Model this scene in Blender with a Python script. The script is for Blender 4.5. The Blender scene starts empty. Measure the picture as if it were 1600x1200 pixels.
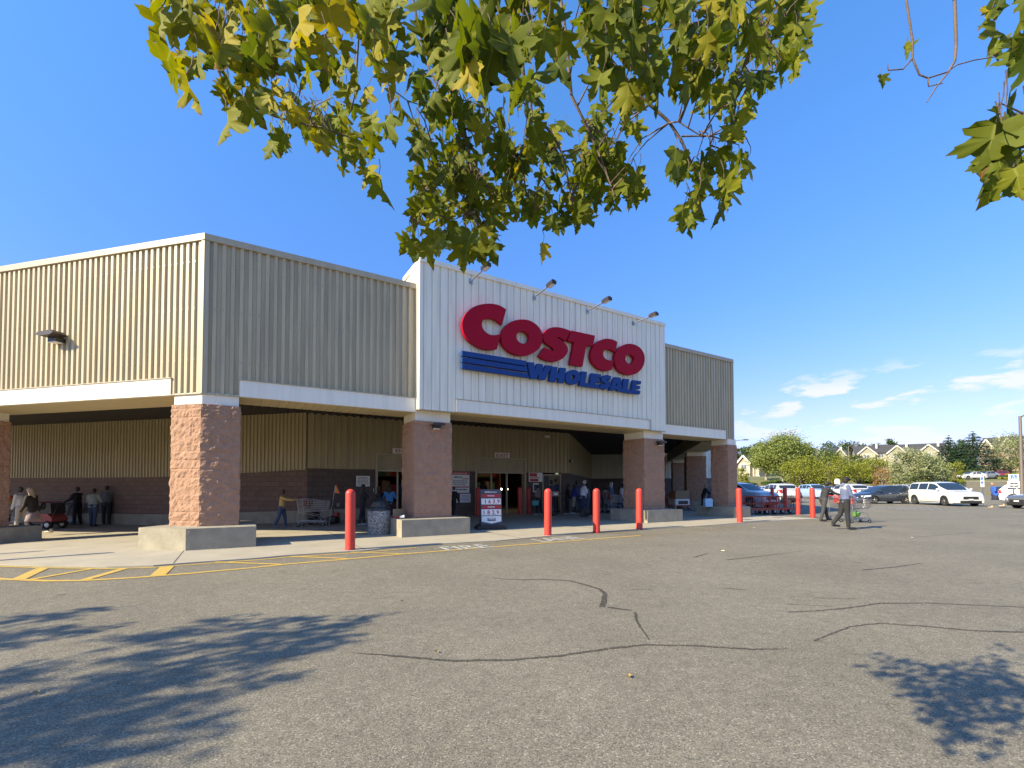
import bpy, math, random
from mathutils import Vector, Matrix, noise
from mathutils.geometry import tessellate_polygon
R = math.radians
random.seed(11)
sc = bpy.context.scene
col = sc.collection
# ------------------------------------------------------------------ camera
CAMH, F, PITCH, AXY = 1.4, 711.0, R(1.5), 741.4
cd = bpy.data.cameras.new('camera'); cam = bpy.data.objects.new('camera', cd); col.objects.link(cam)
cam.location = (0, 0, CAMH); cam.rotation_euler = (R(90) + PITCH, 0, 0)
cd.sensor_width = 36; cd.lens = 36 * F / 1600; cd.shift_y = (AXY - 600) / 1600
cd.clip_start = 0.05; cd.clip_end = 3000
sc.camera = cam
sc.view_settings.view_transform = 'Standard'; sc.view_settings.look = 'None'; sc.view_settings.gamma = 1
sc.view_settings.exposure = 1.32
sc.cycles.max_bounces = 6; sc.cycles.transparent_max_bounces = 8
# ------------------------------------------------------------------ sun and sky
SAZ, SEL = R(59.6), R(32)
TR = (math.sin(SAZ), math.cos(SAZ))
ld = bpy.data.lights.new('sun', 'SUN'); ld.energy = 4.05; ld.angle = R(0.53); ld.color = (1, .875, .61)
sun = bpy.data.objects.new('sun', ld); col.objects.link(sun)
sdir = Vector((TR[0]*math.cos(SEL), TR[1]*math.cos(SEL), -math.sin(SEL)))
sun.rotation_euler = sdir.to_track_quat('-Z', 'Y').to_euler()
w = bpy.data.worlds.new('World'); sc.world = w; w.use_nodes = True
nt = w.node_tree; nt.nodes.clear()
def N(t, tree=None, **k):
    n = (tree or nt).nodes.new(t)
    for a, b in k.items(): setattr(n, a, b)
    return n
out = N('ShaderNodeOutputWorld'); bg = N('ShaderNodeBackground'); bg.inputs[1].default_value = .116
sky = N('ShaderNodeTexSky', sky_type='NISHITA'); sky.sun_disc = False; sky.sun_elevation = SEL
sky.sun_rotation = SAZ + math.pi; sky.ozone_density = 3.0; sky.dust_density = .25; sky.air_density = 1.25
hs = N('ShaderNodeHueSaturation'); hs.inputs['Saturation'].default_value = 1.22; hs.inputs['Value'].default_value = 1.14
tc = N('ShaderNodeTexCoord'); sep = N('ShaderNodeSeparateXYZ')
L = nt.links.new
L(sky.outputs[0], hs.inputs['Color']); L(tc.outputs['Generated'], sep.inputs[0])
# low fair weather clouds: noise over direction, flattened, in a band near the horizon
mp = N('ShaderNodeMapping'); mp.inputs['Scale'].default_value = (9.5, 9.5, 33); mp.inputs['Location'].default_value = (1.3, 2.6, 0.15)
nz = N('ShaderNodeTexNoise'); nz.inputs['Scale'].default_value = 1.0; nz.inputs['Detail'].default_value = 7; nz.inputs['Roughness'].default_value = .55
L(tc.outputs['Generated'], mp.inputs[0]); L(mp.outputs[0], nz.inputs['Vector'])
cr = N('ShaderNodeValToRGB'); cr.color_ramp.elements[0].position = .525; cr.color_ramp.elements[1].position = .60
L(nz.outputs['Fac'], cr.inputs[0])
band = N('ShaderNodeValToRGB'); e = band.color_ramp.elements
e[0].position = .0; e[0].color = (.3, .3, .3, 1); e[1].position = .17; e[1].color = (1, 1, 1, 1); e[0].position = .03
e2 = e.new(.215); e2.color = (.0, .0, .0, 1)
L(sep.outputs['Z'], band.inputs[0])
mul = N('ShaderNodeMath', operation='MULTIPLY'); L(cr.outputs[0], mul.inputs[0]); L(band.outputs[0], mul.inputs[1])
m2 = N('ShaderNodeMath', operation='MULTIPLY'); m2.inputs[1].default_value = .85; L(mul.outputs[0], m2.inputs[0])
side = N('ShaderNodeMapRange'); side.inputs['From Min'].default_value = .25; side.inputs['From Max'].default_value = .5
L(sep.outputs['X'], side.inputs['Value'])
m3 = N('ShaderNodeMath', operation='MULTIPLY'); L(m2.outputs[0], m3.inputs[0]); L(side.outputs[0], m3.inputs[1])
mx = N('ShaderNodeMix', data_type='RGBA'); mx.inputs['B'].default_value = (3.5, 3.5, 3.6, 1)
tint = N('ShaderNodeMix', data_type='RGBA', blend_type='MULTIPLY'); tint.inputs['Factor'].default_value = 1; tint.inputs['B'].default_value = (.86, .96, 1.09, 1)
L(hs.outputs[0], tint.inputs['A'])
hz = N('ShaderNodeValToRGB'); e = hz.color_ramp.elements; e[0].position = 0; e[0].color = (.34, .36, .60, 1); e[1].position = .82; e[1].color = (1, 1, 1, 1)
for p_, c_ in ((.06, (.46, .40, .60)), (.14, (.58, .44, .56)), (.35, (.64, .60, .74)), (.62, (.84, .82, .86))): q = e.new(p_); q.color = (*c_, 1)
L(sep.outputs['Z'], hz.inputs[0]); tint2 = N('ShaderNodeMix', data_type='RGBA', blend_type='MULTIPLY'); tint2.inputs['Factor'].default_value = 1
L(tint.outputs['Result'], tint2.inputs['A']); L(hz.outputs[0], tint2.inputs['B'])
L(m3.outputs[0], mx.inputs['Factor']); L(tint2.outputs['Result'], mx.inputs['A'])
L(mx.outputs['Result'], bg.inputs[0]); L(bg.outputs[0], out.inputs[0])

# ------------------------------------------------------------------ geometry of the place
D1 = Vector((.8556, .5177)); N1 = Vector((-.5177, .8556))
def uv(u, v): p = D1*u + N1*v; return (p.x, p.y)
def sm(t): t = max(0, min(1, t)); return t*t*(3-2*t)
def zg(X, Y):
    u = X*D1.x + Y*D1.y; v = X*N1.x + Y*N1.y
    q = (-(u + .9) + (v - 12)) * .7071
    z = -.33*sm(q/12)*sm((22-u)/8 if u < 22 else 0) if u < 14 else 0
    if u < 14: z = -.33*sm(q/12)*(1-sm((u-6)/7))
    if Y > 78: z += 2.6*sm((Y-79)/6) + max(0, min((Y-85)*.07, 9))
    return z
def ray(px, py):
    x = (px-800)/F; z = (AXY-py)/F
    return Vector((x, math.cos(PITCH) - z*math.sin(PITCH), math.sin(PITCH) + z*math.cos(PITCH)))
def gnd(px, py, dz=0.0):
    d = ray(px, py); z = 0
    for i in range(12):
        t = (z + dz - CAMH)/d.z; X, Y = d.x*t, d.y*t; z = zg(X, Y)
    return Vector((X, Y, z + dz))
def atY(px, py, Y):
    d = ray(px, py); t = Y/d.y; return Vector((d.x*t, Y, CAMH + d.z*t))
def onv(px, py, v):
    "pixel -> (u, z) on the vertical plane at facade depth v"
    d = ray(px, py); t = v/(d.x*N1.x + d.y*N1.y)
    return (t*(d.x*D1.x + d.y*D1.y), CAMH + d.z*t)

# ------------------------------------------------------------------ mesh builder
class MB:
    def __init__(s): s.v = []; s.f = []; s.m = []; s.sm = []
    def add(s, vs, fs, m=0, smooth=False):
        b = len(s.v); s.v += [tuple(p) for p in vs]
        for f in fs: s.f.append([b+i for i in f]); s.m.append(m); s.sm.append(smooth)
    def box(s, x0, x1, y0, y1, z0, z1, m=0, M=None):
        vs = [Vector((x, y, z)) for z in (z0, z1) for y in (y0, y1) for x in (x0, x1)]
        if M: vs = [M @ p for p in vs]
        s.add(vs, [(0,2,3,1),(4,5,7,6),(0,1,5,4),(2,6,7,3),(0,4,6,2),(1,3,7,5)], m)
    def bar(s, a, b, w, h=None, m=0):
        "rectangular bar from a to b"
        a = Vector(a); b = Vector(b); h = h or w; d = (b-a)
        l = d.length
        if l < 1e-6: return
        q = d.to_track_quat('Z', 'Y').to_matrix().to_4x4(); M = Matrix.Translation(a) @ q
        s.box(-w/2, w/2, -h/2, h/2, 0, l, m, M)
    def tube(s, pts, r, n=8, m=0, cap=True):
        pts = [Vector(p) for p in pts]; rs = r if isinstance(r, (list, tuple)) else [r]*len(pts)
        vs = []; fs = []
        for i, p in enumerate(pts):
            d = (pts[min(i+1, len(pts)-1)] - pts[max(i-1, 0)])
            if d.length < 1e-9: d = Vector((0,0,1))
            d.normalize()
            a = d.orthogonal().normalized() if i == 0 else (a - d*a.dot(d)).normalized()
            b = d.cross(a)
            for k in range(n):
                t = 2*math.pi*k/n; vs.append(p + (a*math.cos(t) + b*math.sin(t))*rs[i])
        for i in range(len(pts)-1):
            for k in range(n):
                k2 = (k+1) % n; fs.append((i*n+k, i*n+k2, (i+1)*n+k2, (i+1)*n+k))
        s.add(vs, fs, m, n > 5)
        if cap:
            s.add([vs[k] for k in range(n)], [tuple(reversed(range(n)))], m)
            s.add(vs[-n:], [tuple(range(n))], m)
    def lathe(s, prof, n=24, M=None, m=0, smooth=True):
        vs = []; fs = []
        for (r, z) in prof:
            for k in range(n):
                t = 2*math.pi*k/n; p = Vector((r*math.cos(t), r*math.sin(t), z)); vs.append(M @ p if M else p)
        for i in range(len(prof)-1):
            for k in range(n):
                k2 = (k+1) % n; fs.append((i*n+k, i*n+k2, (i+1)*n+k2, (i+1)*n+k))
        s.add(vs, fs, m, smooth)
    def ell(s, c, r, n=12, k=8, m=0, M=None):
        prof = [(math.sin(math.pi*i/k) or 1e-4, -math.cos(math.pi*i/k)) for i in range(k+1)]
        T = Matrix.Translation(Vector(c)) @ (M or Matrix.Identity(4)) @ Matrix.Diagonal((r[0], r[1], r[2], 1))
        s.lathe(prof, n, T, m)
    def caps(s, a, ra, b, rb, n=10):
        a = Vector(a); b = Vector(b); d = b-a; l = max(d.length, 1e-4); d = d/l
        prof = [(ra*math.cos(t), -ra*math.sin(t)) for t in (1.45, 1.0, .5)] + [(ra, 0), (rb, l)] + [(rb*math.cos(t), l + rb*math.sin(t)) for t in (.5, 1.0, 1.45)]
        q = d.to_track_quat('Z', 'Y').to_matrix().to_4x4()
        M = Matrix.Translation(a) @ q
        vs = []; fs = []
        for (r, z) in prof:
            for k in range(n):
                t = 2*math.pi*k/n; vs.append(M @ Vector((r*math.cos(t), r*math.sin(t), z)))
        for i in range(len(prof)-1):
            for k in range(n):
                k2 = (k+1) % n; fs.append((i*n+k, i*n+k2, (i+1)*n+k2, (i+1)*n+k))
        fs.append(tuple(reversed(range(n)))); fs.append(tuple(range((len(prof)-1)*n, len(prof)*n)))
        s.add(vs, fs, 0, True)
    def poly(s, outer, holes=(), th=.1, M=None, m=0):
        "2D outline (x,z) -> slab of thickness th along y, front face at y=0"
        loops = [list(outer)] + [list(h) for h in holes]
        flat = [p for l in loops for p in l]
        tris = tessellate_polygon([[Vector((p[0], p[1], 0)) for p in l] for l in loops])
        n = len(flat)
        vs = [Vector((p[0], 0, p[1])) for p in flat] + [Vector((p[0], th, p[1])) for p in flat]
        if M: vs = [M @ p for p in vs]
        fs = [tuple(t) for t in tris] + [tuple(i+n for i in reversed(t)) for t in tris]
        b = 0
        for l in loops:
            for i in range(len(l)):
                j = (i+1) % len(l); fs.append((b+i, b+j, b+j+n, b+i+n))
            b += len(l)
        s.add(vs, fs, m)
    def build(s, name, mats, parent=None, world=False, recalc=False):
        me = bpy.data.meshes.new(name); me.from_pydata(s.v, [], s.f)
        mats = mats if isinstance(mats, (list, tuple)) else [mats]
        for x in mats: me.materials.append(x)
        if len(mats) > 1: me.polygons.foreach_set('material_index', [min(i, len(mats)-1) for i in s.m])
        me.polygons.foreach_set('use_smooth', s.sm)
        me.update()
        o = bpy.data.objects.new(name, me); col.objects.link(o)
        if parent:
            o.parent = parent
            if world: o.matrix_parent_inverse = Matrix.LocRotScale(parent.location, parent.rotation_euler, parent.scale).inverted()
        return o
def tag(o, label=None, cat=None, group=None, kind=None):
    if label: o['label'] = label
    if cat: o['category'] = cat
    if group: o['group'] = group
    if kind: o['kind'] = kind
    return o
def thing(name, label, cat, loc=(0,0,0), rz=0, group=None):
    o = bpy.data.objects.new(name, None); col.objects.link(o); o.empty_display_size = .2
    o.location = loc; o.rotation_euler = (0, 0, rz); return tag(o, label, cat, group)
def dup(root, loc, rz=0, label=None, group=None, parent=None):
    c = root.copy(); col.objects.link(c)
    if parent: c.parent = parent
    else:
        c.location = loc; c.rotation_euler = (0, 0, rz)
        if label: c['label'] = label
        if group: c['group'] = group
    for ch in list(root.children): dup(ch, None, parent=c)
    return c
def text_mb(mb, txt, size, M, depth=.004, off=0.0, m=0, align='CENTER', sx=1.0, shear=0):
    c = bpy.data.curves.new('t', 'FONT'); c.body = txt; c.size = size; c.align_x = align; c.align_y = 'CENTER'
    c.offset = off; c.resolution_u = 3; c.shear = shear
    o = bpy.data.objects.new('t', c); col.objects.link(o)
    bpy.context.view_layer.update()
    me = bpy.data.meshes.new_from_object(o.evaluated_get(bpy.context.evaluated_depsgraph_get()))
    vs = [M @ Vector((v.co.x*sx, -depth, v.co.y)) for v in me.vertices]
    mb.add(vs, [tuple(p.vertices) for p in me.polygons], m)
    bpy.data.objects.remove(o); bpy.data.curves.remove(c); bpy.data.meshes.remove(me)

# ------------------------------------------------------------------ materials
def mat(name, c, rough=.6, metal=0, var=.0, vscale=3.0, bump=0, bscale=40, spec=.5, c2=None, detail=4, coat=0, trans=0):
    m = bpy.data.materials.new(name); m.use_nodes = True; t = m.node_tree; b = t.nodes['Principled BSDF']
    b.inputs['Base Color'].default_value = (*c, 1); b.inputs['Roughness'].default_value = rough
    b.inputs['Metallic'].default_value = metal; b.inputs['Specular IOR Level'].default_value = spec
    if coat: b.inputs['Coat Weight'].default_value = coat; b.inputs['Coat Roughness'].default_value = .05
    tcn = N('ShaderNodeTexCoord', t)
    if var or c2:
        nn = N('ShaderNodeTexNoise', t); nn.inputs['Scale'].default_value = vscale; nn.inputs['Detail'].default_value = detail; nn.inputs['Roughness'].default_value = .65
        r = N('ShaderNodeMapRange', t); r.inputs['From Min'].default_value = .3; r.inputs['From Max'].default_value = .7
        x = N('ShaderNodeMix', t, data_type='RGBA')
        c2 = c2 or tuple(max(0, k*(1-var)) for k in c)
        x.inputs['A'].default_value = (*(min(1, k*(1+var*.5)) for k in c), 1) if var else (*c, 1); x.inputs['B'].default_value = (*c2, 1)
        t.links.new(tcn.outputs['Object'], nn.inputs['Vector']); t.links.new(nn.outputs['Fac'], r.inputs['Value'])
        t.links.new(r.outputs[0], x.inputs['Factor']); t.links.new(x.outputs['Result'], b.inputs['Base Color'])
    if bump:
        n2 = N('ShaderNodeTexNoise', t); n2.inputs['Scale'].default_value = bscale; n2.inputs['Detail'].default_value = 5
        bp = N('ShaderNodeBump', t); bp.inputs['Strength'].default_value = bump; bp.inputs['Distance'].default_value = .02
        t.links.new(tcn.outputs['Object'], n2.inputs['Vector']); t.links.new(n2.outputs['Fac'], bp.inputs['Height']); t.links.new(bp.outputs[0], b.inputs['Normal'])
    return m
def emis(name, c, s):
    m = bpy.data.materials.new(name); m.use_nodes = True; b = m.node_tree.nodes['Principled BSDF']
    b.inputs['Emission Color'].default_value = (*c, 1); b.inputs['Emission Strength'].default_value = s; return m
def siding_mat(name, c, streak=.12):
    "painted steel with faint vertical dirt streaks and fastener-high bands"
    m = mat(name, c, .42, 0, .0, spec=.4); t = m.node_tree; b = t.nodes['Principled BSDF']
    tcn = N('ShaderNodeTexCoord', t); mp = N('ShaderNodeMapping', t); mp.inputs['Scale'].default_value = (5, 5, .35)
    n1 = N('ShaderNodeTexNoise', t); n1.inputs['Scale'].default_value = 1.5; n1.inputs['Detail'].default_value = 6
    x = N('ShaderNodeMix', t, data_type='RGBA'); x.inputs['A'].default_value = (*c, 1); x.inputs['B'].default_value = (*(k*(1-streak*2.2) for k in c), 1)
    r = N('ShaderNodeMapRange', t); r.inputs['From Min'].default_value = .42; r.inputs['From Max'].default_value = .75
    t.links.new(tcn.outputs['Object'], mp.inputs[0]); t.links.new(mp.outputs[0], n1.inputs['Vector']); t.links.new(n1.outputs['Fac'], r.inputs['Value'])
    t.links.new(r.outputs[0], x.inputs['Factor']); t.links.new(x.outputs['Result'], b.inputs['Base Color'])
    return m
def block_mat(name, c, ang, bw=.4, bh=.2, mortar=None):
    m = mat(name, c, .85); t = m.node_tree; b = t.nodes['Principled BSDF']
    tcn = N('ShaderNodeTexCoord', t); sp = N('ShaderNodeSeparateXYZ', t); cb = N('ShaderNodeCombineXYZ', t)
    rot = N('ShaderNodeVectorRotate', t); rot.rotation_type = 'Z_AXIS'; rot.inputs['Angle'].default_value = -ang
    t.links.new(tcn.outputs['Object'], rot.inputs['Vector']); t.links.new(rot.outputs[0], sp.inputs[0])
    t.links.new(sp.outputs['X'], cb.inputs['X']); t.links.new(sp.outputs['Z'], cb.inputs['Y'])
    bk = N('ShaderNodeTexBrick', t); bk.inputs['Scale'].default_value = 1; bk.inputs['Brick Width'].default_value = bw; bk.inputs['Row Height'].default_value = bh
    bk.inputs['Mortar Size'].default_value = .008; bk.inputs['Color1'].default_value = (*c, 1); bk.inputs['Color2'].default_value = (*(k*.82 for k in c), 1)
    bk.inputs['Mortar'].default_value = (*(mortar or tuple(k*.6 for k in c)), 1)
    t.links.new(cb.outputs[0], bk.inputs['Vector'])
    nn = N('ShaderNodeTexNoise', t); nn.inputs['Scale'].default_value = 14; nn.inputs['Detail'].default_value = 6
    x = N('ShaderNodeMix', t, data_type='RGBA', blend_type='MULTIPLY'); x.inputs['Factor'].default_value = .5
    t.links.new(tcn.outputs['Object'], nn.inputs['Vector']); t.links.new(bk.outputs['Color'], x.inputs['A'])
    rr = N('ShaderNodeMapRange', t); rr.inputs['To Min'].default_value = .4; rr.inputs['To Max'].default_value = 1.5
    t.links.new(nn.outputs['Fac'], rr.inputs['Value']); t.links.new(rr.outputs[0], x.inputs['B']); t.links.new(x.outputs['Result'], b.inputs['Base Color'])
    bp = N('ShaderNodeBump', t); bp.inputs['Strength'].default_value = .6; bp.inputs['Distance'].default_value = .02
    ad = N('ShaderNodeMath', t, operation='SUBTRACT'); t.links.new(nn.outputs['Fac'], ad.inputs[0]); t.links.new(bk.outputs['Fac'], ad.inputs[1])
    t.links.new(ad.outputs[0], bp.inputs['Height']); t.links.new(bp.outputs[0], b.inputs['Normal'])
    return m
def asphalt_mat(name, tint=(1,1,1)):
    m = mat(name, (.1,.1,.1), .9, spec=.25); t = m.node_tree; b = t.nodes['Principled BSDF']; l = t.links.new
    tcn = N('ShaderNodeTexCoord', t)
    v = N('ShaderNodeTexVoronoi', t); v.inputs['Scale'].default_value = 130; l(tcn.outputs['Object'], v.inputs['Vector'])
    bw = N('ShaderNodeSeparateColor', t); l(v.outputs['Color'], bw.inputs[0])
    r = N('ShaderNodeValToRGB', t); e = r.color_ramp.elements
    e[0].position = 0; e[0].color = (.095*tint[0], .085*tint[1], .066*tint[2], 1); e[1].position = 1; e[1].color = (.38*tint[0], .34*tint[1], .26*tint[2], 1)
    for p, c in ((.3, (.168, .148, .110)), (.75, (.215, .19, .138)), (.93, (.26, .232, .168))):
        q = e.new(p); q.color = (c[0]*tint[0], c[1]*tint[1], c[2]*tint[2], 1)
    l(bw.outputs[0], r.inputs[0])
    n2 = N('ShaderNodeTexNoise', t); n2.inputs['Scale'].default_value = .45; n2.inputs['Detail'].default_value = 9; n2.inputs['Roughness'].default_value = .7
    l(tcn.outputs['Object'], n2.inputs['Vector'])
    rr = N('ShaderNodeMapRange', t); rr.inputs['From Min'].default_value = .3; rr.inputs['From Max'].default_value = .7; rr.inputs['To Min'].default_value = .86; rr.inputs['To Max'].default_value = 1.2
    l(n2.outputs['Fac'], rr.inputs['Value'])
    n4 = N('ShaderNodeTexNoise', t); n4.inputs['Scale'].default_value = 9; n4.inputs['Detail'].default_value = 4; l(tcn.outputs['Object'], n4.inputs['Vector'])
    r4 = N('ShaderNodeMapRange', t); r4.inputs['From Min'].default_value = .3; r4.inputs['From Max'].default_value = .7; r4.inputs['To Min'].default_value = .88; r4.inputs['To Max'].default_value = 1.1
    l(n4.outputs['Fac'], r4.inputs['Value'])
    n5 = N('ShaderNodeTexNoise', t); n5.inputs['Scale'].default_value = 2.3; n5.inputs['Detail'].default_value = 3; l(tcn.outputs['Object'], n5.inputs['Vector'])
    r5 = N('ShaderNodeMapRange', t); r5.inputs['From Min'].default_value = .67; r5.inputs['From Max'].default_value = .74; r5.inputs['To Min'].default_value = 1; r5.inputs['To Max'].default_value = .72; l(n5.outputs['Fac'], r5.inputs['Value'])
    m5 = N('ShaderNodeMath', t, operation='MULTIPLY'); l(r5.outputs[0], m5.inputs[0]); l(r4.outputs[0], m5.inputs[1]); r4 = m5
    mm = N('ShaderNodeMath', t, operation='MULTIPLY'); l(rr.outputs[0], mm.inputs[0]); l(r4.outputs[0], mm.inputs[1])
    x = N('ShaderNodeMix', t, data_type='RGBA', blend_type='MULTIPLY'); x.inputs['Factor'].default_value = 1
    l(r.outputs[0], x.inputs['A']); l(mm.outputs[0], x.inputs['B']); l(x.outputs['Result'], b.inputs['Base Color'])
    n3 = N('ShaderNodeTexNoise', t); n3.inputs['Scale'].default_value = 160; n3.inputs['Detail'].default_value = 2; l(tcn.outputs['Object'], n3.inputs['Vector'])
    ad = N('ShaderNodeMath', t, operation='ADD'); l(n3.outputs['Fac'], ad.inputs[0]); l(bw.outputs[1], ad.inputs[1])
    bp = N('ShaderNodeBump', t); bp.inputs['Strength'].default_value = .6; bp.inputs['Distance'].default_value = .006
    l(ad.outputs[0], bp.inputs['Height']); l(bp.outputs[0], b.inputs['Normal'])
    return m
M = {}
M['asphalt'] = asphalt_mat('asphalt')
M['tar'] = asphalt_mat('tar', (.40, .40, .44))
def ragged(m, lo_, hi_, sc_):
    "let the aggregate below show through where the sealer has worn off"
    t = m.node_tree; b = t.nodes['Principled BSDF']; tcn = N('ShaderNodeTexCoord', t); n_ = N('ShaderNodeTexNoise', t); n_.inputs['Scale'].default_value = sc_; n_.inputs['Detail'].default_value = 6; n_.inputs['Roughness'].default_value = .75
    r = N('ShaderNodeMapRange', t); r.inputs['From Min'].default_value = lo_; r.inputs['From Max'].default_value = hi_
    t.links.new(tcn.outputs['Object'], n_.inputs['Vector']); t.links.new(n_.outputs['Fac'], r.inputs['Value']); t.links.new(r.outputs[0], b.inputs['Alpha'])
ragged(M['tar'], .40, .50, 38)
M['concrete'] = mat('concrete', (.38, .335, .25), .85, var=.16, vscale=1.2, bump=.25, bscale=60, detail=8)
M['curb_concrete'] = mat('curb_concrete', (.33, .295, .215), .9, var=.28, vscale=2.2, bump=.35, bscale=25, detail=8)
M['yellow'] = mat('road_yellow', (.66, .40, .035), .8, c2=(.34, .26, .10), vscale=14, detail=8)
M['white_paint'] = mat('road_white', (.62, .62, .58), .8, c2=(.3, .29, .26), vscale=16, detail=8)
M['worn_paint'] = mat('worn_paint', (.38, .37, .33), .8, c2=(.17, .16, .14), vscale=11, detail=8)
M['worn_yellow'] = mat('worn_yellow', (.36, .27, .09), .8, c2=(.17, .15, .11), vscale=9, detail=8)
M['beige'] = siding_mat('beige_siding', (.50, .42, .27))
M['beige_flat'] = siding_mat('beige_trim', (.45, .385, .265), .08)
M['white'] = siding_mat('white_siding', (.86, .81, .66), .08)
M['white_flat'] = siding_mat('white_trim', (.84, .79, .66), .05)
M['cream'] = mat('cream_soffit', (.56, .46, .27), .6, var=.08)
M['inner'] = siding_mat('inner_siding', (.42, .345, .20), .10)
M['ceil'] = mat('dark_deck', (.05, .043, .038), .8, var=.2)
M['block'] = mat('split_block', (.37, .215, .135), .92, var=.16, vscale=5, bump=.5, bscale=45, detail=8)
angL = math.atan2(.7071*(N1.y-D1.y), .7071*(N1.x-D1.x))
ang1 = math.atan2(D1.y, D1.x)
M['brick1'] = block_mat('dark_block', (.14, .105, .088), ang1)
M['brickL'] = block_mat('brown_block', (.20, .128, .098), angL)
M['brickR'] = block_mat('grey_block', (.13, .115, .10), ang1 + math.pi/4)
M['black'] = mat('black_plastic', (.02, .02, .022), .5)
M['dark'] = mat('dark_metal', (.045, .042, .04), .45, .3)
M['bronze'] = mat('bronze_lamp', (.05, .04, .032), .4, .4)
M['rubber'] = mat('rubber', (.018, .018, .018), .85)
M['steel'] = mat('galvanised', (.42, .42, .42), .38, .85, var=.1)
M['steel_d'] = mat('cart_steel', (.30, .30, .31), .4, .7)
M['chrome'] = mat('chrome', (.7, .7, .72), .15, 1)
M['red'] = mat('red_sleeve', (.66, .05, .03), .45, c2=(.50, .05, .035), vscale=5, spec=.45, detail=9)
M['red_dark'] = mat('dark_red_paint', (.42, .02, .025), .45, var=.12)
M['logo_red'] = mat('logo_red', (.37, .003, .022), .6, var=.06, spec=.15)
M['logo_blue'] = mat('logo_blue', (.02, .062, .22), .6, var=.06, spec=.15)
M['sign_white'] = mat('sign_white', (.82, .81, .76), .5)
M['sign_red'] = mat('sign_red', (.45, .03, .03), .5)
M['sign_ink'] = mat('sign_ink', (.035, .035, .05), .6)
M['sign_blue'] = mat('sign_blue', (.05, .19, .55), .5)
M['grey_board'] = mat('grey_board', (.07, .072, .08), .6)
M['glass'] = mat('car_glass', (.02, .028, .034), .06, spec=.8)
M['cardboard'] = mat('cardboard', (.34, .22, .12), .85, var=.1)
for k_, a_, b_ in (('yellow', .30, .37), ('white_paint', .36, .46), ('worn_paint', .42, .54), ('worn_yellow', .40, .52)): ragged(M[k_], a_, b_, 24)
def aggregate():
    m = mat('exposed_aggregate', (.3, .28, .25), .9, bump=.5, bscale=70); t = m.node_tree; b = t.nodes['Principled BSDF']
    tcn = N('ShaderNodeTexCoord', t); v = N('ShaderNodeTexVoronoi', t); v.inputs['Scale'].default_value = 42
    t.links.new(tcn.outputs['Object'], v.inputs['Vector'])
    s = N('ShaderNodeSeparateColor', t); t.links.new(v.outputs['Color'], s.inputs[0])
    r = N('ShaderNodeValToRGB', t); r.color_ramp.elements[0].color = (.06, .055, .05, 1); r.color_ramp.elements[1].color = (.5, .46, .4, 1)
    t.links.new(s.outputs[0], r.inputs[0]); t.links.new(r.outputs[0], b.inputs['Base Color']); return m
M['aggregate'] = aggregate()
# ------------------------------------------------------------------ ground, asphalt, sidewalk, markings
def grid_mesh(name, xs, ys, dz, m, smooth=True):
    mb = MB(); vs = [(x, y, zg(x, y)+dz) for y in ys for x in xs]; nx = len(xs)
    fs = [(j*nx+i, j*nx+i+1, (j+1)*nx+i+1, (j+1)*nx+i) for j in range(len(ys)-1) for i in range(nx-1)]
    mb.add(vs, fs, 0, smooth); return mb.build(name, m)
def frange(a, b, s):
    n = int(round((b-a)/s)); return [a + (b-a)*i/n for i in range(n+1)]
gx = [-900, -500, -300, -180, -110, -75] + frange(-50, 200, 2.5) + [240, 300, 420, 600, 900]
gy = [-300, -150, -70, -40] + frange(-20, 190, 2.5) + [210, 240, 290, 360, 480, 700, 1200]
M['grass'] = mat('grass', (.10, .13, .035), .95, c2=(.20, .17, .08), vscale=.6, bump=.5, bscale=8, detail=8)
tag(grid_mesh('ground', gx, gy, -.06, M['grass']), kind='structure')
lot = tag(grid_mesh('asphalt', frange(-45, 110, 1), frange(-12, 76, 1), 0, M['asphalt']), kind='structure')

edge_px = [(0,883.4),(66,885.5),(168,887),(240,885),(312,879.5),(400,873.5),(449,869),(572,861),(600,857.5),(682,851),(775,846),(925,832.5),(1000,828),(1100,822),(1200,814.5),(1280,811)]
def to_uv(p): return (p.x*D1.x + p.y*D1.y, p.x*N1.x + p.y*N1.y)
euv = [to_uv(gnd(*p)) for p in edge_px]
u0, v0 = euv[0]
euv = [(u0-14, v0+13), (u0-7, v0+6), (u0-2.5, v0+1.7)] + euv
mb = MB(); rows = []
pts = []
for i in range(len(euv)-1):
    a, b = euv[i], euv[i+1]; n = max(1, int(math.hypot(b[0]-a[0], b[1]-a[1])/.6))
    for k in range(n): t = k/n; pts.append((a[0]+(b[0]-a[0])*t, a[1]+(b[1]-a[1])*t))
pts.append(euv[-1])
K = 34
for (u, v) in pts:
    far = 46
    rows.append([(u, v + (far-v)*(k/K)**1.5) for k in range(K+1)])
vs = [(*uv(u, v), 0) for r in rows for (u, v) in r]; vs = [(x, y, zg(x, y)+.022) for (x, y, z) in vs]
fs = [(i*(K+1)+k, (i+1)*(K+1)+k, (i+1)*(K+1)+k+1, i*(K+1)+k+1) for i in range(len(rows)-1) for k in range(K)]
mb.add(vs, fs, 0, True)
for i in range(len(rows)-1):   # edge drop
    a = vs[i*(K+1)]; b = vs[(i+1)*(K+1)]
    mb.add([a, b, (b[0], b[1], b[2]-.05), (a[0], a[1], a[2]-.05)], [(0,3,2,1)])
for k in range(K):
    a = vs[(len(rows)-1)*(K+1)+k]; b = vs[(len(rows)-1)*(K+1)+k+1]
    mb.add([a, b, (b[0], b[1], b[2]-.05), (a[0], a[1], a[2]-.05)], [(0,3,2,1)])
walk = tag(mb.build('sidewalk', M['concrete']), kind='structure')

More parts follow.
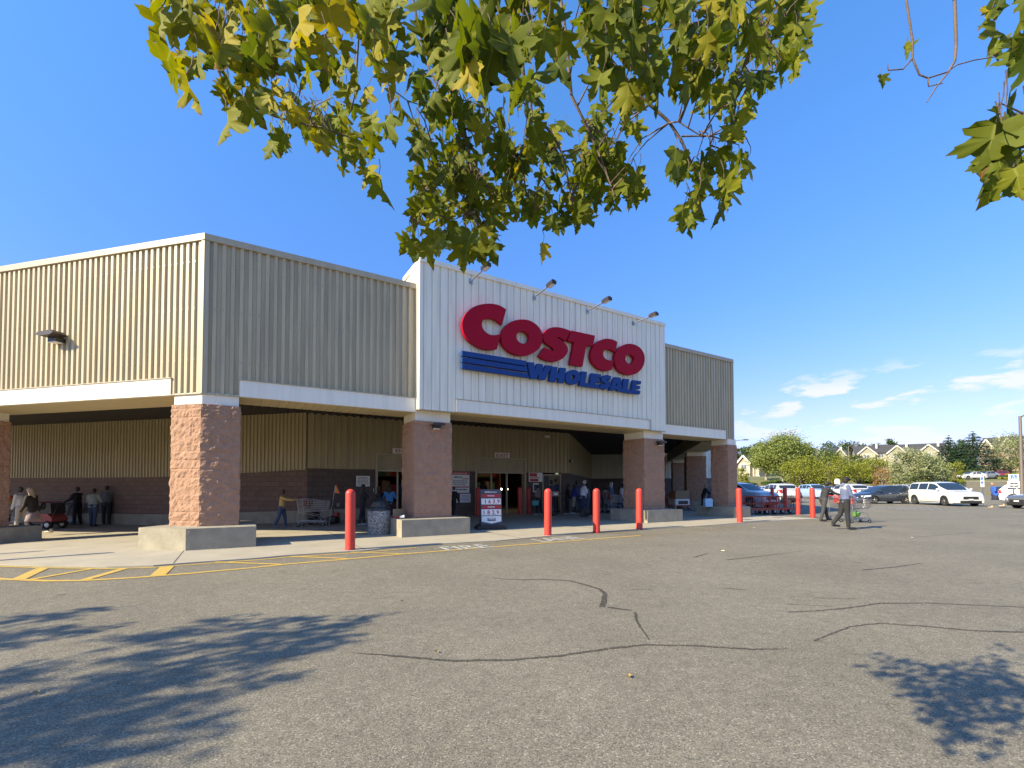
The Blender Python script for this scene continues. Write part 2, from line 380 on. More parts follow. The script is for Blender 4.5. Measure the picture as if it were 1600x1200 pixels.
def strip(mb, pl, w, dz=.006, jit=0, seg=.15, taper=False, world=False):
    P = [Vector(p) for p in pl] if world else [gnd(*p) for p in pl]
    Q = []
    for i in range(len(P)-1):
        n = max(1, int((P[i+1]-P[i]).length/seg))
        for k in range(n): Q.append(P[i].lerp(P[i+1], k/n))
    Q.append(P[-1])
    vs = []
    for i, p in enumerate(Q):
        d = Q[min(i+1, len(Q)-1)] - Q[max(i-1, 0)]; d.z = 0; d.normalize(); nrm = Vector((-d.y, d.x, 0))
        ww = w[0] + (w[1]-w[0])*i/max(1, len(Q)-1) if isinstance(w, tuple) else w
        if taper: ww *= min(1, .25 + 4*min(i, len(Q)-1-i)/len(Q))
        off = random.uniform(-jit, jit)
        for s in (-.5, .5):
            q = p + nrm*(ww*s*(1+random.uniform(-jit, jit)*6) + off); vs.append((q.x, q.y, zg(q.x, q.y)+dz))
    mb.add(vs, [(2*i, 2*i+2, 2*i+3, 2*i+1) for i in range(len(Q)-1)])
yl = MB()
strip(yl, [(-60,899),(0,905),(75,908),(129,907.5),(210,903),(300,896),(400,887),(440,882.5),(548,873.5),(635,865.5),(780,854),(1000,837)], .105)
strip(yl, [(-60,878),(0,885.5),(66,887.5),(168,889),(240,887),(312,881.5),(400,875.5),(449,871),(572,863),(650,856)], .075)
for a, b, w_ in (((27,906.5),(67,888),.17),((42,907),(144,889),.10),((130,907),(195,888.5),.13),((246,900),(262,885),.20),((336,878.5),(446,882.5),.09),((455,869.8),(548,873.5),.10),((548,863),(635,866),.09)):
    strip(yl, [a, b], w_, .0075)
tag(yl.build('painted_line', M['yellow'], lot))
wy = MB()
strip(wy, [(1000,837),(1180,822.5),(1285,813.5)], .09); strip(wy, [(934,829.5),(1003,837)], .08, .0075); strip(wy, [(650,856),(775,848),(925,834.5),(1000,830)], .05)
strip(wy, [(1060,824),(1110,827)], .08, .0075); strip(wy, [(1090,822),(1150,823.5)], .08, .0075)
strip(wy, [(1290,790.6),(1348,790.6),(1395,790.6)], .5, .006); strip(wy, [(1240,790),(1272,789.5)], .6)
tag(wy.build('worn_painted_line', M['worn_yellow'], lot), 'faded yellow kerb line')
wl = MB()
for i in range(9): x = 1362 + 13*i; strip(wl, [(x-6, 791.5+i*.15), (x+5, 795+i*.3)], .22)
strip(wl, [(1420,797.0),(1500,799.5),(1600,805)], .22); strip(wl, [(1255,793.5),(1264,796.5)], .12)
strip(wl, [(1440,793.5),(1500,795),(1600,797)], .14)
tag(wl.build('crosswalk_stripe', M['worn_paint'], lot))
def ground_text(txt, pa, pb, h, m, name):
    a = gnd(*pa); b = gnd(*pb); c = (a+b)/2; d = (b-a); wd = d.length; d.normalize(); nrm = Vector((-d.y, d.x, 0))
    MM = Matrix(((d.x, 0, nrm.x, c.x), (d.y, 0, nrm.y, c.y), (0, -1, 0, zg(c.x, c.y)+.004), (0,0,0,1)))
    mb = MB(); text_mb(mb, txt, 1.0, Matrix.Identity(4), .0, .008)
    xs = [v[0] for v in mb.v]; zs = [v[2] for v in mb.v]; sx = wd/(max(xs)-min(xs)); sz = h/(max(zs)-min(zs)); cx = (max(xs)+min(xs))/2; cz = (max(zs)+min(zs))/2
    mb.v = [tuple(MM @ Vector(((v[0]-cx)*sx, -.006, (v[2]-cz)*sz))) for v in mb.v]
    return mb.build(name, m, lot)
ground_text('FIRE', (692,858), (762,853), .62, M['white_paint'], 'road_lettering')
ground_text('LANE', (838,845), (903,840.5), .68, M['white_paint'], 'road_lettering')
ground_text('FIRE', (1138,822), (1176,819), .7, M['worn_paint'], 'road_lettering')
ground_text('LANE', (1208,817), (1242,814.5), .7, M['worn_paint'], 'road_lettering')
tar = MB()
for pl, w_ in (([(770,903),(800,906),(845,905.5),(890,907.5),(915,914),(937,921),(945,927)], (.03,.05)),([(945,927),(944,938),(940,949)], (.055,.065)),([(950,949),(987,954)], (.05,.035)),
    ([(625,1026),(700,1032.5),(800,1031.5),(875,1025),(950,1014),(1010,1007.5),(1100,1010),(1182,1015)], (.035,.03)),([(550,1020),(625,1026)], (.01,.035)),
    ([(1230,956.5),(1275,955),(1325,950),(1375,943),(1450,942.5),(1600,949),(1700,954)], (.025,.03)),([(1330,979),(1375,974),(1450,979),(1525,986),(1600,988),(1700,992)], (.02,.045)),
    ([(1272,1002),(1300,990),(1330,979)], (.015,.02)),([(1347,891),(1400,886),(1440,880)], (.05,.02)),([(1135,875),(1190,869),(1255,861)], (.05,.015)),([(1085,871),(1110,863.5)], (.05,.02)),
    ([(1425,840),(1520,832)], (.03,.03)),([(992,957),(997,975),(1015,1000)], (.03,.012)),([(1227,944),(1300,948)], .012),([(1272,934),(1340,936)], .014),([(1182,1015),(1230,1014)], (.03,.006)),
    ([(1130,919),(1165,922)], .03),([(985,921),(1020,922)], .02)):
    strip(tar, pl, (w_[0]*1.1, w_[1]*1.1) if isinstance(w_, tuple) else w_*1.1, .003, .007, .04)
tag(tar.build('tar_seam', M['tar'], lot))
# expansion joints and stains cut in the concrete
jt = MB()
def jline(a, b, w_=.018):
    (ua, va), (ub, vb) = a, b; n = int(math.hypot(ub-ua, vb-va)/.5)+1; pl = []
    for k in range(n+1): x, y = uv(ua+(ub-ua)*k/n, va+(vb-va)*k/n); pl.append((x, y, 0))
    strip(jt, pl, w_, .025, 0, .5, world=True)
for u in (-.95, 2.4, 6.5, 10.1, 13.0, 16.4, 19.2):
    vv = [p[1] for p in pts if abs(p[0]-u) < .5]; jline((u, (min(vv) if vv else 11)+.05), (u, 19))
M['joint'] = mat('joint', (.10, .09, .075), .9); jline((-3, 15.2), (19, 15.2))
tag(jt.build('expansion_joint', M['joint'], walk))

# ------------------------------------------------------------------ building
bld = thing('warehouse_store', 'big warehouse store clad in beige ribbed metal above brown block columns', 'building', (6, 22, 0))
RU = Matrix.Rotation(ang1, 4, 'Z')
def frame(o, ax, ay):
    ox, oy = uv(*o); a = D1*ax[0] + N1*ax[1]; b = D1*ay[0] + N1*ay[1]
    return Matrix(((a.x, b.x, 0, ox), (a.y, b.y, 0, oy), (0, 0, 1, 0), (0, 0, 0, 1)))
q_ = .70710678
CL, CR = (-.69, 12.65), (19.57, 12.65)
FL = frame(CL, (q_, -q_), (q_, q_))        # x runs toward the corner, so the facade is x<0
FR = frame(CR, (q_, q_), (-q_, q_))        # x runs back from the right corner
def bb(mb, MX, *a, m=0): mb.box(*a, m, MX)
def part(mb, name, mats, label=None, parent=None):
    return tag(mb.build(name, mats, parent or bld, True), label)
def corr(mb, MX, x0, x1, y, z1, z0f, pitch=.18, rib=.085, dep=.045, slope=.012):
    "ribbed sheet in frame MX, outward is -y; bottom height given by z0f(x)"
    n = max(1, int(round((x1-x0)/pitch))); p = (x1-x0)/n; rib *= p/pitch
    prof = []
    for i in range(n):
        a = x0 + i*p; prof += [(a, 0), (a+p-rib-slope, 0), (a+p-rib, dep), (a+p-slope, dep)]
    prof.append((x1, 0)); vs = []; fs = []
    for i in range(len(prof)-1):
        (xa, da), (xb, db) = prof[i], prof[i+1]; zb = z0f(int((((xa+xb)/2)-x0)/p)*p + x0 + p/2); b = len(vs)
        vs += [MX @ Vector((xa, y-da, zb)), MX @ Vector((xb, y-db, zb)), MX @ Vector((xb, y-db, z1)), MX @ Vector((xa, y-da, z1))]
        fs.append((b, b+1, b+2, b+3))
    mb.add(vs, fs)
# left flank parapet ------------------------------------------------
TOP = 7.24; LZ = 3.93; LB = 3.55
LEN = 27
mb = MB(); spanL = [(-8.0, -.87)]
zf = lambda x: LZ if any(a < x < b for a, b in [(-8.0, -.87), (-17.2, -9.75), (-26.5, -19)]) else LB
corr(mb, FL, -LEN, -.06, -.0, TOP, zf)
def screws(mb, MX, x0, x1, y, zs, step=.18):
    n = int((x1-x0)/step)
    for i in range(n):
        for z in zs: x = x0 + step*(i+.72); mb.box(x-.008, x+.008, y-.055, y-.044, z-.008, z+.008, 1, MX)
screws(mb, FL, -14.94, -.06, 0, (4.35, 5.55, 6.65))
part(mb, 'siding', [M['beige'], M['steel_d']], 'sunlit beige ribbed siding on the left flank')
mb = MB(); zf = lambda x: LZ if .06 < x < 4.95 else LB
FU = frame((0, 0), (1, 0), (0, 1))
corr(mb, FU, CL[0]+.06, 4.43, 12.65, TOP, lambda u: LZ if u > .02 else LB)
screws(mb, FU, CL[0]+.06, 4.43, 12.65, (4.35, 5.55, 6.65)); part(mb, 'siding', [M['beige'], M['steel_d']], 'shaded beige ribbed siding left of the white sign panel')
mb = MB(); corr(mb, FU, 14.67, CR[0]-.06, 12.65, TOP, lambda u: LZ if u < 18.95 else LB, .18)
part(mb, 'siding', M['beige'], 'shaded beige ribbed siding right of the white sign panel')
mb = MB(); corr(mb, FR, .06, 20, 0, TOP, lambda u: LZ if u > .8 else LB)
part(mb, 'siding', M['beige'], 'beige ribbed siding on the right flank')
mb = MB(); zw = lambda u: 4.0 if 5.5 < u < 13.74 else 3.60
corr(mb, FU, 4.50, 14.60, 12.40, 7.93, zw, .25, .212, .035, .005)
# left return of the white box
WL = frame((4.41, 13.2), (0, -1), (1, 0)); corr(mb, WL, 0, .74, 0, 7.93, lambda x: 3.6, .25, .212, .03, .005)
part(mb, 'siding', M['white'], 'white ribbed panel behind the big letters')
# backing cores (closed boxes) so the parapets have thickness
mb = MB(); bb(mb, FL, -LEN, 0, .05, 1.15, LB+.03, TOP-.01); part(mb, 'parapet_core', M['inner'])
mb = MB(); bb(mb, FU, CL[0]+.5, CR[0]-.5, 12.70, 13.80, LB+.03, TOP-.01); part(mb, 'parapet_core', M['inner'])
mb = MB(); bb(mb, FR, 0, 20, .05, 1.15, LB+.03, TOP-.01); part(mb, 'parapet_core', M['inner'])
mb = MB(); bb(mb, FU, 4.44, 14.64, 12.45, 13.86, 3.63, 7.92); part(mb, 'parapet_core', M['white_flat'])
# soffits with shallow ribs
def soffit(mb, MX, x0, x1, y0, y1, z):
    n = int((x1-x0)/.2)
    for i in range(n):
        a = x0 + (x1-x0)*i/n; b = x0 + (x1-x0)*(i+1)/n; bb(mb, MX, a, b-.03, y0, y1, z, z+.03)
    bb(mb, MX, x0, x1, y0, y1, z+.012, z+.028)
mb = MB(); soffit(mb, FL, -LEN, -.1, .03, 1.2, LB); part(mb, 'soffit', M['cream'])
mb = MB(); soffit(mb, FU, -.5, 4.40, 12.68, 13.85, LB); part(mb, 'soffit', M['cream'])
mb = MB(); soffit(mb, FU, 14.68, 19.3, 12.68, 13.85, LB); part(mb, 'soffit', M['cream'])
mb = MB(); soffit(mb, FU, 4.42, 14.66, 12.43, 13.9, 3.60); part(mb, 'soffit', M['cream'])
mb = MB(); soffit(mb, FR, .3, 20, .03, 1.2, LB); part(mb, 'soffit', M['cream'])
# fascias
mb = MB()
for a, b in [(-8.0, -.87), (-17.2, -9.75), (-26.5, -19)]: bb(mb, FL, a, b, -.075, .03, LB-.01, LZ)
part(mb, 'fascia', M['white_flat'])
mb = MB(); bb(mb, FU, .03, 4.40, 12.575, 12.68, LB-.01, LZ); part(mb, 'fascia', M['white_flat'])
mb = MB(); bb(mb, FU, 5.53, 13.73, 12.335, 12.43, 3.62, 3.98); part(mb, 'fascia', M['white_flat'])
mb = MB(); bb(mb, FU, 14.68, 18.95, 12.575, 12.68, LB-.01, LZ); part(mb, 'fascia', M['white_flat'])
mb = MB(); bb(mb, FR, .85, 7.5, -.075, .03, LB-.01, LZ); bb(mb, FR, 9.3, 20, -.075, .03, LB-.01, LZ); part(mb, 'fascia', M['white_flat'])
mb = MB()   # thin drip trims above the fascias and along the siding feet
for a, b in [(-8.0, -.87), (-17.2, -9.75), (-26.5, -19)]: bb(mb, FL, a-.02, b+.02, -.095, .0, LZ, LZ+.022)
bb(mb, FU, .01, 4.40, 12.555, 12.63, LZ, LZ+.022); bb(mb, FU, 14.69, 18.97, 12.555, 12.63, LZ, LZ+.022)
bb(mb, FU, 5.51, 13.75, 12.315, 12.39, 3.98, 4.0); bb(mb, FL, -.86, .03, -.08, .02, LB-.02, LB); bb(mb, FU, -.72, .03, 12.57, 12.66, LB-.02, LB)
bb(mb, FU, 4.40, 5.51, 12.335, 12.42, 3.585, 3.60); bb(mb, FU, 13.75, 14.66, 12.335, 12.42, 3.585, 3.60)
part(mb, 'drip_trim', M['beige_flat'])
# copings
mb = MB(); bb(mb, FL, -LEN, .05, -.08, 1.2, TOP-.12, TOP+.03); part(mb, 'coping', M['beige_flat'])
mb = MB(); bb(mb, FU, CL[0]-.04, 4.40, 12.57, 13.85, TOP-.121, TOP+.029); part(mb, 'coping', M['beige_flat'])
mb = MB(); bb(mb, FU, 14.68, CR[0]+.04, 12.57, 13.85, TOP-.121, TOP+.029); part(mb, 'coping', M['beige_flat'])
mb = MB(); bb(mb, FU, 4.39, 14.69, 12.32, 13.9, 7.84, 7.97); part(mb, 'coping', M['white_flat'])
mb = MB(); bb(mb, FR, -.05, 20, -.08, 1.2, TOP-.119, TOP+.031); part(mb, 'coping', M['beige_flat'])
# corner posts
mb = MB(); bb(mb, FL, -.06, .03, -.062, .05, LB, TOP-.12); part(mb, 'corner_trim', M['beige_flat'])
mb = MB(); bb(mb, FU, CL[0]-.01, CL[0]+.08, 12.588, 12.70, LB, TOP-.121); part(mb, 'corner_trim', M['beige_flat'])
mb = MB(); bb(mb, FU, CR[0]-.07, CR[0]+.02, 12.588, 12.70, LB, TOP-.121); part(mb, 'corner_trim', M['beige_flat'])
mb = MB(); bb(mb, FU, 4.40, 4.50, 12.36, 12.5, 3.6, 7.84); part(mb, 'corner_trim', M['white_flat'])
mb = MB(); bb(mb, FU, 14.60, 14.67, 12.36, 12.7, 3.6, 7.84); part(mb, 'corner_trim', M['white_flat'])
# ceiling deck
def ring(pts_, z0, z1, mb, mi=0):
    P = [uv(*p) for p in pts_]; n = len(P)
    tris = tessellate_polygon([[Vector((p[0], p[1], 0)) for p in P]])
    vs = [(p[0], p[1], z0) for p in P] + [(p[0], p[1], z1) for p in P]
    mb.add(vs, [tuple(t) for t in tris] + [tuple(i+n for i in t) for t in tris] + [(i, (i+1) % n, (i+1) % n + n, i+n) for i in range(n)], mi)
def inL(d, s): return (CL[0] + q_*d - q_*s, CL[1] + q_*d + q_*s)     # depth d behind left flank, s along it
def inR(d, r): return (CR[0] - q_*d + q_*r, CR[1] + q_*d + q_*r)
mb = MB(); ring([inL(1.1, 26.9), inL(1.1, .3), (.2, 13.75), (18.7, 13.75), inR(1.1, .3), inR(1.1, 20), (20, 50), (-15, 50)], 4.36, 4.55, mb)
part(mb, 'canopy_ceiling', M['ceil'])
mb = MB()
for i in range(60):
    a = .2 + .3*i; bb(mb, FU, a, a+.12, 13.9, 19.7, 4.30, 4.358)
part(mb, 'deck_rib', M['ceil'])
# inner walls
VW = 19.8; IC = (2.41, 19.8); IR = (15.6, 19.8); BT = 2.13
WI = frame(IC, (q_, -q_), (q_, q_))
WR = frame(IR, (q_, q_), (-q_, q_))
def panel_wall(mb, MX, x0, x1, z0, z1, th=.2, y=0): bb(mb, MX, x0, x1, y, y+th, z0, z1)
# openings (u ranges) taken on the plane of the wall
E0, E1 = onv(590, 720, VW)[0], onv(590, 720, VW)[0] + 2.7
X0, X1 = onv(744.7, 720, VW)[0], onv(819, 720, VW)[0]
DT, SB = onv(744.7, 716.5, VW)[1], onv(780, 737.5, VW)[1]
OX0, OX1 = onv(848.5, 743, VW)[0], onv(876, 743, VW)[0]; OT = onv(850, 743, VW)[1]
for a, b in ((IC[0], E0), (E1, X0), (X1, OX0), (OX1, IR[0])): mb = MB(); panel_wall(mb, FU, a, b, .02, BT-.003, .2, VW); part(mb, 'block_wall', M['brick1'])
mb = MB()
for a, b, z in ((IC[0], E0, BT), (E0, E1, DT), (E1, X0, BT), (X0, X1, DT), (X1, IR[0], BT)):
    corr(mb, FU, a, b, VW-.01, 4.36, lambda x, z=z: z, .26, .06, .035); bb(mb, FU, a, b, VW, VW+.18, z, 4.36)
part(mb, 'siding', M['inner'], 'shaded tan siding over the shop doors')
mb = MB(); vs = []
segs = 14
for i in range(segs):                                  # left inner wall follows the falling grade
    xa = -25 + 25*i/segs; xb = -25 + 25*(i+1)/segs
    def gz(x): p = WI @ Vector((x, -.1, 0)); return zg(p.x, p.y)
    a = WI @ Vector((xa, 0, 0)); za, zb = gz(xa), gz(xb)
    for (x, y, zlo, zhi, mi) in ():
        pass
    def slab(y0, y1, z0a, z1a, z0b, z1b, mi):
        v = [Vector((xa, y0, z0a)), Vector((xb, y0, z0b)), Vector((xb, y0, z1b)), Vector((xa, y0, z1a)), Vector((xa, y1, z0a)), Vector((xb, y1, z0b)), Vector((xb, y1, z1b)), Vector((xa, y1, z1a))]
        mb.add([WI @ p for p in v], [(0,1,2,3), (4,7,6,5), (3,2,6,7), (0,4,5,1)], mi)
    slab(0, .2, za-.1, za+BT, zb-.1, zb+BT, 0); slab(-.06, 0, za-.1, za+.50, zb-.1, zb+.50, 1)
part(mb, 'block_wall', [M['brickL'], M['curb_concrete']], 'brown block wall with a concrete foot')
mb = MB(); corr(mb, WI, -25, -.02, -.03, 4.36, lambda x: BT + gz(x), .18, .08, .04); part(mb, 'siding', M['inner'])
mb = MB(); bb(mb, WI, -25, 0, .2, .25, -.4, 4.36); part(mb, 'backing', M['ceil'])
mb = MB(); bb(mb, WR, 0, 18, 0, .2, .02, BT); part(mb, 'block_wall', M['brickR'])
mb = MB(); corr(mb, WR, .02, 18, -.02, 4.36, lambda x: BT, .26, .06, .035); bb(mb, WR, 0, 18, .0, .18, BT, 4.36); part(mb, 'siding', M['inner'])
W3 = frame((IR[0] + q_*18, IR[1] + q_*18), (q_, -q_), (q_, q_))
M['brick3'] = block_mat('far_block', (.22, .17, .145), angL)
mb = MB(); bb(mb, W3, 0, 11.6, 0, .3, -.1, BT); part(mb, 'block_wall', M['brick3'])
mb = MB(); corr(mb, W3, 0.02, 11.6, -.03, 7.2, lambda x: BT, .26, .07, .035); bb(mb, W3, 0, 11.6, 0, .28, BT, 7.2); part(mb, 'siding', M['white'], 'pale ribbed siding of the rear wing')
# low concrete foot under the front inner wall
mb = MB(); bb(mb, FU, IC[0]-.02, E0-.05, VW-.07, VW-.003, .0, .47); part(mb, 'wall_foot', M['curb_concrete'])
# interior glimpsed through the doors
mb = MB()
bb(mb, FU, 3.0, 17, 31, 31.2, 0, 4.3); bb(mb, FU, 2.9, 3.0, 20.1, 31, 0, 4.3); bb(mb, FU, 17, 17.1, 23, 31, 0, 4.3)
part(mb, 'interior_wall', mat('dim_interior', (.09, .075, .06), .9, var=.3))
shl = MB()
rnd = random.Random(4)
for (u, v, ln) in ((4.5, 24, 3.2), (8.6, 23.6, 2.4), (11.2, 23.8, 2.4), (8.8, 27, 5)):
    for z in (.15, 1.0, 1.9, 2.8): bb(shl, FU, u, u+ln, v, v+.9, z, z+.06, m=0)
    for uu in (u, u+ln-.08): bb(shl, FU, uu, uu+.08, v-.02, v+.92, 0, 3.3, m=1)
    for z in (.21, 1.06, 1.96, 2.86):
        x = u+.1
        while x < u+ln-.4:
            wd = rnd.uniform(.25, .6); bb(shl, FU, x, x+wd-.03, v+.08, v+.8, z, z+rnd.uniform(.25, .7), m=rnd.choice([2, 3, 4, 5, 2])); x += wd
part(shl, 'shelf_rack', [M['dark'], mat('rack_orange', (.30, .10, .03), .6), M['cardboard'], M['sign_white'], M['sign_red'], mat('pack_green', (.08, .16, .09), .7)])
lm = emis('shop_lamp', (1, .78, .45), 9)
for px, py in ((783.5, 764.5), (792.5, 764.2)):
    mb = MB(); u, z = onv(px, py, 22.8); mb.ell((*uv(u, 22.8), z), (.05, .05, .05), 8, 6); part(mb, 'shop_lamp', lm)
sl_ = emis('strip_light', (1, .85, .6), 1.6)
for u in (5.6, 9.5, 12.2): mb = MB(); bb(mb, FU, u, u+1.4, 22.0, 22.15, 4.2, 4.25); part(mb, 'strip_light', sl_)
# roller doors with frames
def roller(a, b, top, bot):
    d = MB(); n = int((top-bot)/.085)
    for i in range(n):
        z = bot + (top-bot)*i/n; h = (top-bot)/n
        d.add([FU @ Vector(p) for p in ((a, VW+.02, z), (b, VW+.02, z), (b, VW-.0, z+h*.5), (a, VW-.0, z+h*.5), (b, VW+.02, z+h), (a, VW+.02, z+h))], [(0,1,2,3), (3,2,4,5)])
    bb(d, FU, a, b, VW-.01, VW+.03, bot-.07, bot)
    o = part(d, 'roller_door', M['beige_flat'])
    f = MB(); bb(f, FU, a-.09, a, VW-.06, VW+.25, .02, top); bb(f, FU, b, b+.09, VW-.06, VW+.25, .02, top); bb(f, FU, a-.09, b+.09, VW-.09, VW+.25, top, top+.08)
    f.build('door_frame', M['beige_flat'], o, True)
    f = MB()
    for t in (.36, .69): bb(f, FU, a+(b-a)*t-.04, a+(b-a)*t+.04, VW+.3, VW+.38, .02, bot+.2)
    f.build('mullion', M['beige_flat'], o, True)
roller(E0, E1, DT, SB); roller(X0, X1, DT, SB)
f = MB(); bb(f, FU, OX0-.07, OX0, VW-.05, VW+.2, .02, OT+.06); bb(f, FU, OX1-.05, OX1, VW-.03, VW+.2, .02, OT); bb(f, FU, OX0, OX1, VW-.05, VW+.2, OT, OT+.07)
of = part(f, 'office_doorway', M['beige_flat'])
f = MB(); bb(f, FU, OX0, OX0+.42, VW+.05, VW+.1, .05, OT); f.build('door_leaf', M['dark'], of, True)
f = MB(); bb(f, FU, OX0+.42, OX1-.05, VW+.13, VW+.18, .05, OT); f.build('door_leaf', mat('tan_door', (.22, .18, .12), .6), of, True)

# columns --------------------------------------------------------------
def prism(mb, P, z0, z1, step, disp, top=True, m=0):
    "P: closed list of world XY, counter clockwise; side walls displaced outward by disp(s, z, p)"
    n = len(P); ringp = []; s = 0
    for i in range(n):
        a = Vector(P[i]); b = Vector(P[(i+1) % n]); d = b-a; l = d.length; k = max(2, int(l/step)); nr = Vector((d.y, -d.x)).normalized()
        for j in range(k): ringp.append((a + d*j/k, nr if j else None, s + l*j/k, j*l/k, l)); 
        s += l
    m_ = len(ringp); rows_ = max(2, int((z1-z0)/step)); vs = []
    for r in range(rows_+1):
        z = z0 + (z1-z0)*r/rows_
        for k, (p, nr, ss, sl, l) in enumerate(ringp):
            if nr is None: nn = (ringp[(k+1) % m_][1] or Vector((0, 0))) + (ringp[k-1][1] or Vector((0, 0))); nn = nn.normalized()*1.1
            else: nn = nr
            dd = disp(sl if nr else 0, z, p, l); q2 = p + nn*dd; vs.append((q2.x, q2.y, z))
    fs = [(r*m_+k, r*m_+(k+1) % m_, (r+1)*m_+(k+1) % m_, (r+1)*m_+k) for r in range(rows_) for k in range(m_)]
    mb.add(vs, fs, m, False)
    if top: mb.add([vs[rows_*m_+k] for k in range(m_)], [tuple(range(m_))], m)
def split_disp(sl, z, p, l):
    row = int((z+10)/.2); fz = ((z+10) % .2)/.2; x = sl + (.2 if row % 2 else 0); bi = int(x/.4); fx = (x % .4)/.4
    g = min(min(fz, 1-fz)*.2, min(fx, 1-fx)*.4)
    n = noise.fractal(Vector((p.x*9, p.y*9, z*9)), .9, 2.1, 4)
    r = noise.random_unit_vector() if 0 else None
    return (.014 + .022*n + .012*noise.noise(Vector((bi*3.1, row*1.7, p.x)))) * (1 if g > .010 else .3)
def smooth_disp(sl, z, p, l): return .009*noise.fractal(Vector((p.x*7, p.y*7, z*5)), .8, 2, 4)
def base_disp(sl, z, p, l):
    e = min(sl, l-sl); n = noise.noise(Vector((p.x*6, p.y*6, z*6)))
    return .004*n - (.02*max(0, n) if e < .07 else 0)
def column(pts_uv, base_uv, z_top=3.30, hi=.49, cap=None, rough=split_disp, label=None, cz=LB):
    P = [uv(*p) for p in pts_uv]; B = [uv(*p) for p in base_uv]
    cx = sum(p[0] for p in P)/len(P); cy = sum(p[1] for p in P)/len(P); g = zg(cx, cy)
    c = MB(); prism(c, P, g+hi-.02, z_top, .034, rough); o = part(c, 'column', M['block'], label)
    b = MB(); prism(b, B, g-.2, g+hi, .07, base_disp); b.build('column_base', M['curb_concrete'], o, True)
    ctr = Vector((cx, cy)); C2 = [tuple(ctr + (Vector(p)-ctr)*.945) for p in P]
    k = MB(); n = len(C2); vs = [(p[0], p[1], z_top-.01) for p in C2] + [(p[0], p[1], cz+.02) for p in C2]
    k.add(vs, [(i, (i+1) % n, (i+1) % n+n, i+n) for i in range(n)] + [tuple(range(n))])
    k.build('column_cap', M['white_flat'], o, True)
def sq(u0, v0, s): return [(u0, v0), (u0+s, v0), (u0+s, v0+s), (u0, v0+s)]
column(sq(4.36, 12.60, 1.14), sq(3.82, 12.05, 2.04), label='wide block column left of the gas price board', cz=3.6)
column(sq(13.71, 12.60, 1.14), sq(13.26, 12.05, 2.0), cz=3.6)
def cornerL(u, v, a, s):   # pentagon: front a, chamfer a along left flank, back
    return [(u, v), (u+a, v), (u+a, v+s), (u+a-.35*s, v+s*1.2), (u-q_*a+.55*s, v+q_*a+.65*s), (u-q_*a, v+q_*a)]
column([(-.72, 12.58), (.05, 12.58), (.05, 13.6), (-.5, 14.0), (-1.32, 13.18)], [(-.92, 12.0), (.40, 12.0), (.40, 14.0), (-.75, 14.4), (-1.85, 12.93)], label='nearest rough block column at the building corner')
column([(19.08, 12.58), (19.74, 12.58), (20.28, 13.12), (19.7, 13.75), (19.08, 13.45)], [(18.72, 12.05), (19.9, 12.05), (20.8, 12.95), (19.9, 14.0), (18.72, 14.0)], label='last block column at the right corner')
def flankL(s0, ext=.55):
    c = [inL(-.08, s0), inL(-.08, s0-1.14), inL(1.06, s0-1.14), inL(1.06, s0)]
    b = [inL(-.6, s0+.45), inL(-.6, s0-1.6), inL(1.6, s0-1.6), inL(1.6, s0+.45)]
    return c, b
for s0 in (9.35, 18.6): c, b = flankL(s0); column(c, b)
for r0 in (7.6, 16.0):
    c = [inR(-.08, r0), inR(-.08, r0+1.14), inR(1.06, r0+1.14), inR(1.06, r0)]
    b = [inR(-.6, r0-.4), inR(-.6, r0+1.55), inR(1.5, r0+1.55), inR(1.5, r0-.4)]; column(c, b)

# ------------------------------------------------------------------ the big wall sign
sign = thing('wall_sign', 'big red store name letters over blue stripes and smaller blue letters on white siding', 'sign', (*uv(9.5, 12.2), 5.8))
SV = 12.17
def lo(pts_, k, ox, oy): return [onv(ox + x/k, oy + y/k, SV) for x, y in pts_]
ZA = (8.57, 710, 460); ZB = (9.23, 860, 500); PX = (1, 0, 0)
SM = frame((0, SV), (1, 0), (0, 1))
def smooth_loop(P, it=1, keep=32):
    "corner-cutting only where the outline turns gently"
    for _ in range(it):
        n = len(P); out_ = []
        for i in range(n):
            a, b, c = Vector(P[i-1]), Vector(P[i]), Vector(P[(i+1) % n])
            ang = (b-a).angle(c-b) if (b-a).length and (c-b).length else 0
            if ang > R(keep+16): out_.append(tuple(b))
            else: out_ += [tuple(b.lerp(a, .25)), tuple(b.lerp(c, .25))]
        P = out_
    return P
def letter(name, pts_, z, holes=(), m='logo_red', th=.13, sm_=2):
    mb = MB(); P = lo(pts_, *z); H = [lo(h, *z) for h in holes]
    if sm_: P = smooth_loop(P, sm_); H = [smooth_loop(h, sm_) for h in H]
    mb.poly(P, H, th, SM); mb.build(name, M[m], sign, True)
letter('letter', [(695,200),(620,150),(530,125),(430,122),(320,140),(220,185),(150,260),(108,350),(105,430),(125,520),(175,600),(250,660),(330,705),(410,735),(490,742),(570,730),(600,620),(625,525),(560,545),(490,545),(430,515),(385,465),(365,410),(375,355),(410,325),(470,315),(540,325),(590,360),(640,405)], ZA)
letter('letter', [(905,330),(1010,345),(1100,400),(1165,480),(1187,570),(1165,680),(1110,755),(1020,805),(920,822),(810,805),(710,750),(650,680),(622,590),(640,480),(700,400),(790,350)], ZA, [[(915,487),(970,505),(1005,555),(1003,600),(975,645),(920,662),(865,640),(832,590),(830,540),(865,500)]])
